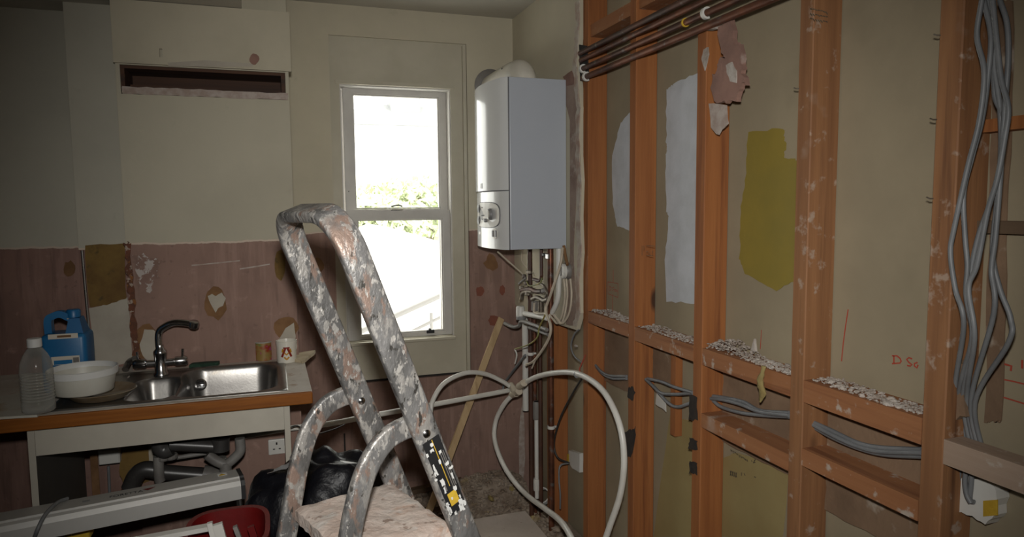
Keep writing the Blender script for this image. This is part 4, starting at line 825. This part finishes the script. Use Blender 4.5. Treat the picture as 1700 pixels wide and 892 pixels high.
pipe('cable', [pt(482,710,y=2.7), pt(495,708,y=2.72), pt(515,722,y=2.76), pt(545,716,y=2.9), pt(570,706,y=3.0), pt(578,695,y=3.05)], .003, m_blackcable, 'thin black cable hanging across the white pipe behind the ladder', 'cable', sp=7)

# ------------------------------------------------------------------ things on the worktop
def jug():
    base = pt(118,618,z=ZT); x0 = pt(76,590,y=2.66).x; x1 = pt(152,590,y=2.66).x; y = 2.66; hh = pt(110,517,y=y).z-ZT
    o = thing('jug', ((x0+x1)/2, y, ZT), 'blue plastic jerry can with a handle behind the white tub', 'jug')
    w = x1-x0; d = .06; zb = ZT+.001; zt = ZT+hh*.74
    b = bmesh.new(); bmesh.ops.create_cube(b, size=1)
    for v in b.verts: v.co = Vector(((x0+x1)/2+v.co.x*w, y+v.co.y*2*d, (zb+zt)/2+v.co.z*(zt-zb)))
    bmesh.ops.bevel(b, geom=b.edges[:], offset=.016, segments=3, profile=.5, affect='EDGES')
    make('jug_body', MB().bm(b), m_blue, o, smooth=40)
    make('jug_shoulder', MB().hexa([(x0+w*.52,y-.045,zt-.01),(x1-.008,y-.045,zt-.01),(x1-.008,y+.045,zt-.01),(x0+w*.52,y+.045,zt-.01)], [(x0+w*.60,y-.03,ZT+hh*.92),(x1-.022,y-.03,ZT+hh*.92),(x1-.022,y+.03,ZT+hh*.92),(x0+w*.60,y+.03,ZT+hh*.92)]), m_blue, o)
    make('jug_handle', MB().sweep(spline([(x0+.016,y,zt-.01),(x0+.016,y,ZT+hh*.9),(x0+.03,y,ZT+hh*.95),(x0+w*.4,y,ZT+hh*.97),(x0+w*.64,y,ZT+hh*.9)], 6), [(-.011,-.016),(.011,-.016),(.011,.016),(-.011,.016)], up=(0,1,0)), m_blue, o, smooth=50)
    make('cap', MB().lathe([(.021,0),(.021,.022),(.018,.026)], (x1-.045,y,ZT+hh*.92+.001), n=22), m_blue, o, smooth=40)
    make('cap_ring', MB().lathe([(.023,0),(.023,.004)], (x1-.045,y,ZT+hh*.92-.004), n=22), m_paperlab, o)
    def lab(pa, pb, mt, th=.0012, nm='jug_label'):
        a = pt(*pa, y=y-d); c = pt(*pb, y=y-d); return make(nm, MB().box(a.x,c.x,y-d-th,y-d+.0005,a.z,c.z), mt, o)
    lab((80,564),(129,553), m_paperlab); lab((95,561),(118,556), m_adh, .0016, 'label_print'); lab((86,607),(132,590), m_paperlab); lab((90,606),(120,597), m_blue, .0016, 'label_print'); lab((122,606),(131,593), m_pvcgrey, .0016, 'label_print')
jug()
def bottle():
    bz = ZT+.009; c = pt(62,690,z=bz); y = c.y+.045; c = Vector((pt(62,640,y=y).x, y, bz)); h = pt(55,562,y=y).z-bz; r = .043
    o = thing('water_bottle', c, 'clear plastic bottle with a white cap on the white board', 'bottle')
    pr = [(.036,0),(r,.006)]
    for k in range(9): z = .03+k*(h*.5-.03)/9; pr += [(r,z),(r-.0025,z+.006),(r,z+.012)]
    pr += [(r,h*.56),(r*.93,h*.68),(r*.72,h*.78),(.020,h*.86),(.015,h*.875),(.015,h*.90)]
    make('bottle_body', MB().lathe(pr, c, n=32), m_bottle, o, smooth=60)
    make('bottle_cap', MB().lathe([(.019,h*.885),(.019,h*.99),(.017,h)], c, n=24), m_cap, o, smooth=40)
bottle()
P = [pt(a,b,z=ZT+.001) for a,b in ((-60,672),(40,655),(90,672),(62,693),(-60,700))]
make('chopping_board', MB().prism(P, (0,0,.007)), m_tub, label='thin white plastic board under the clear bottle', cat='board')
def tub():
    z0 = ZT+.030; c = pt(138,656,z=z0); y = c.y+.05; c = Vector((pt(139,635,y=y).x, y, z0)); r = pt(197,620,y=y).x-c.x; h = pt(139,614,y=y).z-z0+.008
    o = thing('plastic_tub', c, 'stained white plastic tub tilted on a glass dish', 'tub')
    make('tub_body', MB().lathe([(r*.80,0),(r*.84,.004),(r*.93,h*.78),(r*.90,h*.78),(r*.78,.010),(.001,.008)], c, n=40), m_tub, o, smooth=50)
    make('tub_rim', MB().lathe([(r*.93,h*.70),(r*.99,h*.72),(r*1.0,h*.98),(r*.97,h),(r*.95,h*.98),(r*.92,h*.74)], c, n=40, cap=False), m_cap, o, smooth=50)
    return c, r
tc_, tr_ = tub()
c = pt(165,664,z=ZT); dy_ = thing('glass_dish', (c.x, c.y+.03, ZT), 'shallow stained glass dish under the white tub', 'dish')
make('dish_bowl', MB().lathe([(.075,0),(.080,.003),(.098,.020),(.103,.024),(.100,.026),(.092,.020),(.072,.006),(.001,.005)], (c.x+.0, c.y+.03, ZT+.001), n=36), m_glassdish, dy_, smooth=50)
def mug(px, pb, ptop, r, name, label, cat):
    y = pt(px, pb, z=ZT).y+r*.6; c = Vector((pt(px, pb-10, y=y).x, y, ZT+.001)); h = pt(px, ptop, y=y-r*.0).z-ZT-.006
    return thing(name, c, label, cat), c, h
o, c, h = mug(476, 603, 563, .040, 'mug', 'white mug with a dark red and gold A emblem beside the sink', 'mug'); r = .0385
make('mug_body', MB().lathe([(r*.92,0),(r*.96,.003),(r*.98,h*.7),(r*1.06,h),(r*1.0,h),(r*.9,h*.7),(r*.88,.006),(.001,.006)], c, n=36), m_mug, o, smooth=50)
def onmug(dx, dz, e=.0012):  # dx metres along the side, facing the camera
    a0 = math.atan2(-c.y, -c.x); a = a0 + dx/(r*.99); return Vector((c.x+(r*.985+e)*math.cos(a), c.y+(r*.985+e)*math.sin(a), c.z+dz))
def mugstroke(pts, w, mt, nm='emblem', e=.0012):
    mb = MB(); P = []
    for i in range(len(pts)-1):
        for k in range(5): P.append((pts[i][0]+(pts[i+1][0]-pts[i][0])*k/5, pts[i][1]+(pts[i+1][1]-pts[i][1])*k/5))
    P.append(pts[-1]); vs = []; 
    for i, (a, b) in enumerate(P):
        q0 = P[max(0,i-1)]; q1 = P[min(len(P)-1,i+1)]; tx, tz = q1[0]-q0[0], q1[1]-q0[1]; l = math.hypot(tx,tz); nx_, nz_ = -tz/l*w, tx/l*w
        vs += [onmug(a+nx_, b+nz_, e), onmug(a-nx_, b-nz_, e)]
    return make(nm, mb.add(vs, [(2*i,2*i+1,2*i+3,2*i+2) for i in range(len(P)-1)]), mt, o)
mugstroke([(-.018,h*.30),(-.004,h*.70)], .004, m_mugred); mugstroke([(.018,h*.30),(.004,h*.70)], .004, m_mugred); mugstroke([(-.012,h*.72),(.012,h*.72)], .003, m_mugred)
mugstroke([(-.009,h*.30),(0,h*.18),(.009,h*.30)], .003, m_mugyel, e=.0015); mugstroke([(-.008,h*.50),(0,h*.40),(.008,h*.50)], .0025, m_mugyel, e=.0016); mugstroke([(.013,h*.68),(.017,h*.5)], .003, m_mugyel, e=.0014); mugstroke([(-.013,h*.68),(-.016,h*.52)], .003, m_mugyel, e=.0014)
y_ = c.y+.02; make('mug_handle', MB().tube(spline([c+Vector((.02,.033,h*.78)), c+Vector((.035,.055,h*.72)), c+Vector((.036,.060,h*.45)), c+Vector((.022,.034,h*.22))], 6), .005, 10), m_mug, o, smooth=60)
o, c, h = mug(438, 599, 564, .034, 'tin', 'red and gold floral tin beside the white mug', 'tin'); r = .034
make('tin_body', MB().lathe([(r,0),(r,h*.96)], c, n=32), m_tin, o, smooth=40)
make('tin_rim', MB().lathe([(r+.001,h*.94),(r+.002,h),(r-.003,h),(r-.004,h*.93),(.001,h*.93)], c, n=32), m_tinlid, o, smooth=40)
p = pt(340,607,z=ZT+.004); make('scourer', MB().prism(jag([p+Vector((-.05,-.02,0)), p+Vector((.05,-.015,0)), p+Vector((.055,.012,0)), p+Vector((-.045,.015,0))], .004, 4, 2), (0,0,.012)), m_sponge, label='dark green scourer on the back edge of the sink', cat='scourer')
P = [pt(a,b,z=ZT+.001) for a,b in ((488,592),(505,589),(524,586),(510,600),(503,604),(490,601)) ]
make('card_scrap', MB().prism(jag(P,.003,3,4), (0,0,.012)), m_card, label='torn beige card scrap behind the white mug', cat='card')
make('tin_lid_shard', MB().tube(spline([pt(208,614,z=ZT+.01), pt(214,602,z=ZT+.03), pt(224,596,z=ZT+.05)], 4), .012, 10), m_steel, smooth=50, label='curled dark metal offcut at the foot of the wall corner', cat='offcut')
for k,(a_,b_) in enumerate(((213,626),(226,612),(300,604))): make('plaster_crumb', MB().chunk(pt(a_,b_,z=ZT+.008), .008), m_debris, label=('white plaster crumb on the drainer near the tub','white plaster crumb by the wall corner behind the tap','white plaster crumb behind the tap')[k], cat='plaster')

# ------------------------------------------------------------------ step ladder
an = math.radians(18); dd = Vector((-math.cos(an), -math.sin(an), 0)); ww = Vector((math.sin(an), -math.cos(an), 0)); ZP = .87
B0 = pt(655, 797, z=ZP); LW = .285; SL = .385
def LP(d, w, z): v = B0 + dd*d + ww*w; v.z = z; return v
ld = thing('step_ladder', LP(0,.14,0), 'paint-splattered aluminium platform step ladder with a hoop handrail', 'ladder')
up = (dd*SL + Vector((0,0,1))).normalized(); nrm = ww.cross(up).normalized()
def RPt(w, z): return LP(SL*(z-ZP), w, z)
rad = .075; zt = 1.492; s_up = up.z
path = [RPt(0,.02), RPt(0,.4), RPt(0,.87), RPt(0,1.15), RPt(0,zt-rad*1.0)]
cl = RPt(0, zt-rad*s_up)
path = [RPt(0, .02+(zt-rad*s_up-.02)*k/14) for k in range(15)]
c1 = path[-1] + ww*rad
for k in range(1, 9): a = math.pi - k*math.pi/2/8; path.append(c1 + ww*rad*math.cos(a) + up*rad*math.sin(a))
c2 = RPt(LW, zt-rad*s_up) - ww*rad
for k in range(0, 9): a = math.pi/2 - k*math.pi/2/8; path.append(c2 + ww*rad*math.cos(a) + up*rad*math.sin(a))
path += [RPt(LW, (zt-rad*s_up)-(zt-rad*s_up-.02)*k/14) for k in range(1, 15)]
def rprof(hx, hy, r=.006):
    out = []
    for sx_, sy_, a0 in ((1,1,0),(-1,1,90),(-1,-1,180),(1,-1,270)):
        for k in range(4): a = math.radians(a0+k*30); out.append((sx_*(hx-r)+r*math.cos(a), sy_*(hy-r)+r*math.sin(a)))
    return out
make('hoop_rail', MB().sweep(path, rprof(.011,.026), up=nrm), m_lad, ld, smooth=40)
for w0 in (-.025, LW-.025):
    lp_ = spline([LP(.072,w0,1.078), LP(.105,w0,1.082), LP(.150,w0,1.066), LP(.188,w0,1.02), LP(.212,w0,.955), LP(.232,w0,.87), LP(.30,w0,.55), LP(.42,w0,.02)], 8)
    lg = make('rear_leg', MB().sweep(lp_, rprof(.010,.020), up=ww) if False else MB().sweep(lp_, rprof(.021,.010), up=ww), m_lad, ld, smooth=40)
    make('foot', MB().rbox(*(lambda p: (p.x-.03,p.x+.03,p.y-.022,p.y+.022,.0005,.035))(LP(.42,w0,0)), .004), m_black, lg)
    p = LP(.082, w0+(.040 if w0 > 0 else .040), 1.075); make('rivet', MB().lathe([(.008,0),(.008,.002),(.004,.005)], p-ww*.003, ww, 14), m_chrome, lg, smooth=40)
for w0 in (0, LW): p = RPt(w0,0); make('foot', MB().rbox(p.x-.034,p.x+.034,p.y-.02,p.y+.02,.0005,.04,.004), m_black, ld)
# platform slab with softened corners and uneven caked top
mb = MB(); ND, NW = 16, 18; vs = []; fs = []
for j in range(NW+1):
    for i in range(ND+1):
        d = .012+.222*i/ND; w = -.004+(LW-.012)*j/NW
        e = min(i, ND-i)/ND; e2 = min(j, NW-j)/NW
        z = ZP + .0045*noise.noise(Vector((d*40, w*40, 0))) - (.006 if e == 0 else 0) - (.006 if e2 == 0 else 0)
        jx = .003*noise.noise(Vector((d*60+9, w*60, 3))) if e == 0 or e2 == 0 else 0
        vs.append(LP(d+jx, w+jx, z))
n_ = len(vs)
for j in range(NW):
    for i in range(ND): a = j*(ND+1)+i; fs.append((a, a+1, a+ND+2, a+ND+1))
per = [i for i in range(ND+1)]+[j*(ND+1)+ND for j in range(1,NW+1)]+[NW*(ND+1)+i for i in range(ND-1,-1,-1)]+[j*(ND+1) for j in range(NW-1,0,-1)]
low = [Vector((vs[i].x, vs[i].y, ZP-.032)) for i in per]; fs += [(per[k], n_+k, n_+(k+1)%len(per), per[(k+1)%len(per)]) for k in range(len(per))]; fs.append(tuple(n_+k for k in range(len(per))))
make('platform', MB().add(vs+low, fs), m_plat, ld, smooth=35)
for zz in (.30, .585):
    c = SL*(zz-ZP); make('tread', MB().hexa([LP(c-.04,.012,zz-.03),LP(c+.04,.012,zz-.03),LP(c+.04,LW-.012,zz-.03),LP(c-.04,LW-.012,zz-.03)], [LP(c-.04,.012,zz),LP(c+.04,.012,zz),LP(c+.04,LW-.012,zz),LP(c-.04,LW-.012,zz)]), m_lad, ld)
# safety label on the near rail
def onrail(z, s, e=.0115): return RPt(LW, z) + nrm*s + ww*(e)
def railpatch(nm, z0, z1, s0, s1, mt, par, e=.0116, th=.0006):
    P = [onrail(z0,s0,e), onrail(z0,s1,e), onrail(z1,s1,e), onrail(z1,s0,e)]; return make(nm, MB().prism(P, ww*th), mt, par)
lb = railpatch('warning_label', .905, 1.062, -.0195, .0185, m_black, ld)
railpatch('label_stripe', .96, 1.060, -.0025, -.001, m_foam, lb, .0122); 
for s_ in (-.008,-.012,-.0155): railpatch('label_text_line', .955, 1.03, s_-.0008, s_+.0008, m_pvcgrey, lb, .0122)
railpatch('label_text_line', .955, .975, .006, .010, m_pvcgrey, lb, .0122)
railpatch('label_panel', .922, .948, -.010, .010, m_foam, lb, .0122); 
rnd = random.Random(5)
for k in range(26):
    z = .905+rnd.random()**1.6*.15; s_ = rnd.uniform(-.02,.02); w = rnd.uniform(.0015,.0045); hgt = rnd.uniform(.002,.007)
    P = jag([onrail(z-hgt,s_-w,.0126), onrail(z-hgt,s_+w,.0126), onrail(z+hgt,s_+w,.0126), onrail(z+hgt,s_-w,.0126)], .0012, 2, k); make('paint_fleck', MB().prism(P, ww*.0006), m_cap, lb)

# ------------------------------------------------------------------ floor clutter at the left
# long aluminium tool rail on a thin stand
ZR = .66
ra = pt(397,803,z=ZR); rb = pt(0,880,z=ZR); ax = (rb-ra).normalized(); rb = ra+ax*1.15; sd = Vector((-ax.y, ax.x, 0)).normalized()
if sd.y > 0: sd = -sd      # towards the camera
rl = thing('tool_rail', Vector((ra.x*.5+rb.x*.5, ra.y*.5+rb.y*.5, 0)), 'long silver aluminium tool rail with a red triangle logo on thin legs', 'tool')
hw = .062
prof = [(-hw,.024),(.012,.027),(.016,.021),(.021,.024),(.030,.019),(.038,.006),(.041,-.034),(-hw,-.034)]
vs = []; 
for p in (ra, rb): vs += [p + sd*a + Vector((0,0,b)) for a, b in prof]
n_ = len(prof); make('rail_body', MB().add(vs, [tuple(range(n_)), tuple(range(n_,2*n_))]+[(k,(k+1)%n_,n_+(k+1)%n_,n_+k) for k in range(n_)]), m_alu, rl, smooth=25)
make('end_cap', MB().add([ra + sd*a*1.04 - ax*t + Vector((0,0,b*1.04)) for t in (.001,.012) for a, b in prof], [tuple(range(n_)), tuple(range(n_,2*n_))]+[(k,(k+1)%n_,n_+(k+1)%n_,n_+k) for k in range(n_)]), m_black, rl)
for b_ in (.004,-.014): make('cap_screw', MB().lathe([(.005,0),(.005,.003)], ra-ax*.0125+sd*.012+Vector((0,0,b_)), -ax, 12), m_chrome, rl)
for t, s_ in ((.003,.02),(.003,-.02),(.85,.015),(.85,-.02)):
    p = ra+ax*t+sd*s_; q_ = p+sd*(s_*2.2)-ax*(.03 if t < .1 else -.03); make('leg', MB().tube([p+Vector((0,0,-.037)), Vector((q_.x,q_.y,.001))], .006, 10), m_steel, rl, smooth=50)
tz_ = .0270
def railtext(s, size, t0, mt, nm):
    cu = bpy.data.curves.new('t', 'FONT'); cu.body = s; cu.size = size; cu.extrude = .0002; cu.align_x = 'LEFT'
    to = bpy.data.objects.new('t', cu); COL.objects.link(to); dg = bpy.context.evaluated_depsgraph_get(); me = bpy.data.meshes.new_from_object(to.evaluated_get(dg)); bpy.data.objects.remove(to)
    o_ = ra+ax*t0-sd*.010+Vector((0,0,tz_+.0006)); ex, ey = -ax, -sd
    mb = MB().add([o_+ex*v.co.x+ey*v.co.y+sd*.018*0+Vector((0,0,v.co.z)) for v in me.vertices], [tuple(p_.vertices) for p_ in me.polygons]); bpy.data.meshes.remove(me)
    return make(nm, mb, mt, rl)
railtext('FORETTA', .020, .345, m_black, 'brand_lettering')
o_ = ra+ax*.245-sd*.012+Vector((0,0,tz_+.0004)); make('logo_triangle', MB().prism([o_+ax*.015-sd*.016, o_-ax*.018-sd*.018, o_+ax*.002-sd*.002], (0,0,.0005)), m_red, rl)
o_ = ra+ax*.40-sd*.012+Vector((0,0,tz_+.0004)); make('size_mark', MB().prism([o_+ax*.010-sd*.003, o_-ax*.008-sd*.003, o_-ax*.008-sd*.012, o_+ax*.010-sd*.012], (0,0,.0005)), m_knob, rl)
o_ = ra+ax*.045-sd*.016+Vector((0,0,tz_+.0004)); wl = make('warning_sticker', MB().prism([o_+ax*.012-sd*.024, o_-ax*.014-sd*.024, o_-ax*.014-sd*.002, o_+ax*.012-sd*.002], (0,0,.0004)), m_cap, rl)
make('warning_triangle', MB().prism([o_+ax*.010-sd*.004+Vector((0,0,.0005)), o_-ax*.010-sd*.004+Vector((0,0,.0005)), o_-sd*.020+Vector((0,0,.0005))], (0,0,.0004)), m_foam, rl)
pipe('cable', [pt(112,828,z=ZR+.03), pt(95,835,z=ZR+.035), pt(75,855,z=ZR+.035), pt(62,880,z=ZR+.01), pt(55,900,z=ZR-.03)], .005, m_greycable, 'grey cable draped over the silver tool rail', 'cable', sp=7)
# black bin bag
def lumpy(name, c, rx, ry, rz, mt, amp, label, cat, seed, sub=4, floor=.001):
    b = bmesh.new(); bmesh.ops.create_icosphere(b, subdivisions=sub, radius=1); c = Vector(c)
    for v in b.verts:
        q_ = v.co.copy(); k = 1+amp*noise.noise(q_*1.8+Vector((seed,0,0)))+amp*.45*noise.noise(q_*5+Vector((0,seed,0)))
        p_ = Vector((q_.x*rx*k, q_.y*ry*k, q_.z*rz*k))+c; p_.z = max(p_.z, floor); v.co = p_
    return make(name, MB().bm(b), mt, None, smooth=80, label=label, cat=cat)
YBG = 2.12
c_ = pt(520,860,y=YBG); ztop = pt(540,762,y=YBG).z
bg_ = lumpy('bin_bag', (c_.x+.02, YBG, ztop*.48), .265, .17, ztop*.56, m_bag, .16, 'full black plastic bag behind the ladder', 'bag', 2.3, 5)
a = pt(448,781,y=YBG-.10); make('silver_tape', MB().prism(jag([pt(446,787,y=YBG-.17),pt(462,776,y=YBG-.17),pt(480,768,y=YBG-.17),pt(488,748,y=YBG-.17),pt(494,752,y=YBG-.17),pt(486,774,y=YBG-.17),pt(470,780,y=YBG-.17)], .003, 3, 2), (0,.004,0)), m_foil, label='crumpled silver foil strip on top of the black bag', cat='foil')
P = [pt(x_,y_,y=YBG-.02) for x_,y_ in ((565,766),(616,772),(620,786),(590,776))]; make('white_sheet', MB().prism(P, (0,.006,0)), m_cap, label='white sheet edge showing behind the black bag', cat='paper')
# red crate with odds and ends
YR = 1.86
rc = thing('red_crate', pt(372,880,y=YR)*Vector((1,1,0)) if False else Vector((pt(372,880,y=YR).x, YR, 0)), 'red plastic trug beside the black bag', 'tub')
x0, x1 = pt(306,850,y=YR).x, pt(437,850,y=YR).x; zt_ = pt(370,853,y=YR+.1).z
x1 += .01
ringo = []
for k in range(36):
    a = 2*math.pi*k/36; s_ = lambda v: abs(v)**.6*(1 if v > 0 else -1); ringo.append((s_(math.cos(a)), s_(math.sin(a))))
vs = []
for f_, z in ((.80,.002),(.98,zt_-.012),(1.06,zt_-.012),(1.06,zt_),(.94,zt_),(.76,.012)): vs += [((x0+x1)/2+(x1-x0)/2*f_*a, YR+.13*f_*b, z) for a, b in ringo]
fs = [(i*36+j, i*36+(j+1)%36, (i+1)*36+(j+1)%36, (i+1)*36+j) for i in range(5) for j in range(36)]+[tuple(range(36)), tuple(5*36+j for j in range(36))]
make('crate_shell', MB().add(vs, fs), m_red, rc, smooth=50)
cr_top = zt_
def upright(name, pa, pb, y, w, mt, label, cat, zb=.02):
    a = pt(*pa, y=y); b = pt(*pb, y=y); t_ = (a-b).normalized(); b = b + t_*((zb-b.z)/t_.z); sd_ = Vector((t_.z,0,-t_.x)); th_ = Vector((0,1,0))
    make(name, bar(MB(), b, a, sd_, th_, w, .006), mt, label=label, cat=cat)
upright('plastic_strip', (348,868), (354,892), YR-.05, .006, m_whitepl, 'narrow white plastic strip standing in the red trug', 'strip')
upright('plastic_strip', (361,870), (367,892), YR-.07, .011, m_whitepl, 'broad white plastic strip standing in the red trug', 'strip')
upright('plastic_strip', (390,874), (397,892), YR-.06, .005, m_pvcgrey, 'thin grey plastic strip standing in the red trug', 'strip')
upright('hand_tool', (416,874), (422,892), YR-.03, .008, m_red, 'red tool handle standing in the red trug', 'tool')
a = pt(275,889,z=zt_+.007); b = pt(350,875,z=zt_+.007); make('white_trim_length', bar(MB(), a-(b-a)*1.2, b, Vector((0,1,0)), Vector((0,0,1)), .012, .006), m_whitepl, label='white plastic trim length lying across the red trug rim', cat='strip')
lumpy('dark_rubbish_sack', (pt(170,880,y=1.95).x-.05, 2.0, .28), .24, .17, .28, m_bag, .12, 'dark sack under the silver tool rail', 'bag', 7.1, 4)
a = pt(130,884,z=.56); make('foam_pad', MB().rbox(a.x-.03,a.x+.035,a.y-.03,a.y+.03,a.z-.02,a.z+.012,.008), m_foam, label='yellow foam pad under the silver tool rail', cat='foam')

# ------------------------------------------------------------------ rubble on the floor in the corner
rnd = random.Random(21); mb = MB()
YE = 3.12
def hgt(x, y): return .13*math.exp(-(((x-1.08)/.24)**2+((y-3.42)/.13)**2)) + .09*math.exp(-(((x-1.22)/.07)**2+((y-2.45)/.45)**2)) + .06*math.exp(-(((x-.72)/.3)**2+((y-3.42)/.12)**2))
def bedz(x, y): return -.042+hgt(x,y)*.85+.014*noise.noise(Vector((x*18,y*18,0)))
for k in range(2600):
    if k % 3: x, y = rnd.uniform(.35, 1.21), YE+.03+.32*rnd.random()**.8
    else: x, y = rnd.uniform(fx+.015, 1.225), rnd.uniform(1.7, 3.4)
    r = rnd.choice((.004,.006,.008,.010,.014,.020)); mb.chunk((x, min(y,3.47), bedz(x,y)+r*rnd.uniform(.1,.6)), r, .7, rnd)
NB = 30; vs = []; fs = []
for j in range(NB+1):
    for i in range(NB+1):
        x = .12+1.11*i/NB; y = YE+(YW-.01-YE)*j/NB; vs.append((x, y, bedz(x,y)))
for j in range(NB):
    for i in range(NB): a = j*(NB+1)+i; fs.append((a,a+1,a+NB+2,a+NB+1))
mb.add(vs, fs); vs = []; fs = []
for j in range(61):
    for i in range(9):
        x = fx+.004+(1.305-fx)*i/8; y = 1.2+(YE-1.2)*j/60; vs.append((x, y, bedz(x,y)))
for j in range(60):
    for i in range(8): a = j*9+i; fs.append((a,a+1,a+10,a+9))
mb.add(vs, fs)
make('rubble', mb, m_rubble, label='grey brown plaster rubble and dust heaped along the corner', cat='rubble', kind='stuff')
CH = [(868,800,.03,'yellowish rubble lump in the corner under the pipes'),(815,828,.03,'yellow insulation lump left of the corner rubble'),(850,812,.028,'yellow insulation lump in the middle of the corner rubble'),(935,850,.035,'grey rubble lump at the foot of the first stud'),(950,875,.04,'grey rubble lump beside the white loop pipe'),(915,862,.03,'brown rubble lump left of the first stud')]
for k, (a_, b_, r_, lab) in enumerate(CH):
    p = pt(a_, b_, z=.03); p.x = min(p.x, 1.19); p.y = min(p.y, 3.44); make('rubble_lump', MB().chunk(p, r_), m_wool if 'yellow insulation' in lab else m_rubble, label=lab, cat='rubble', group='loose lumps in the corner')
p = pt(838,792,z=.06); make('skirting_offcut', bar(MB(), Vector((.30,3.40,.035)), Vector((.90,3.46,.055)), Vector((0,1,0)), Vector((0,0,1)), .02, .012), m_joist, label='dark timber offcut lying along the window wall', cat='timber')
make('skirting_offcut', bar(MB(), Vector((.36,3.20,.015)), Vector((.86,3.26,.03)), Vector((0,1,0)), Vector((0,0,1)), .014, .010), m_joist, label='shorter dark timber offcut in front of the long one', cat='timber')
p = pt(897,855,x=1.17); make('plastic_ring', MB().lathe([(.038,0),(.042,.003),(.042,.03),(.036,.03),(.036,.003)], pt(902,826,x=1.25), (-.5,-.5,.6), 26, cap=False), m_whitepl, smooth=50, label='white plastic pipe collar lying by the first stud', cat='pipe fitting')
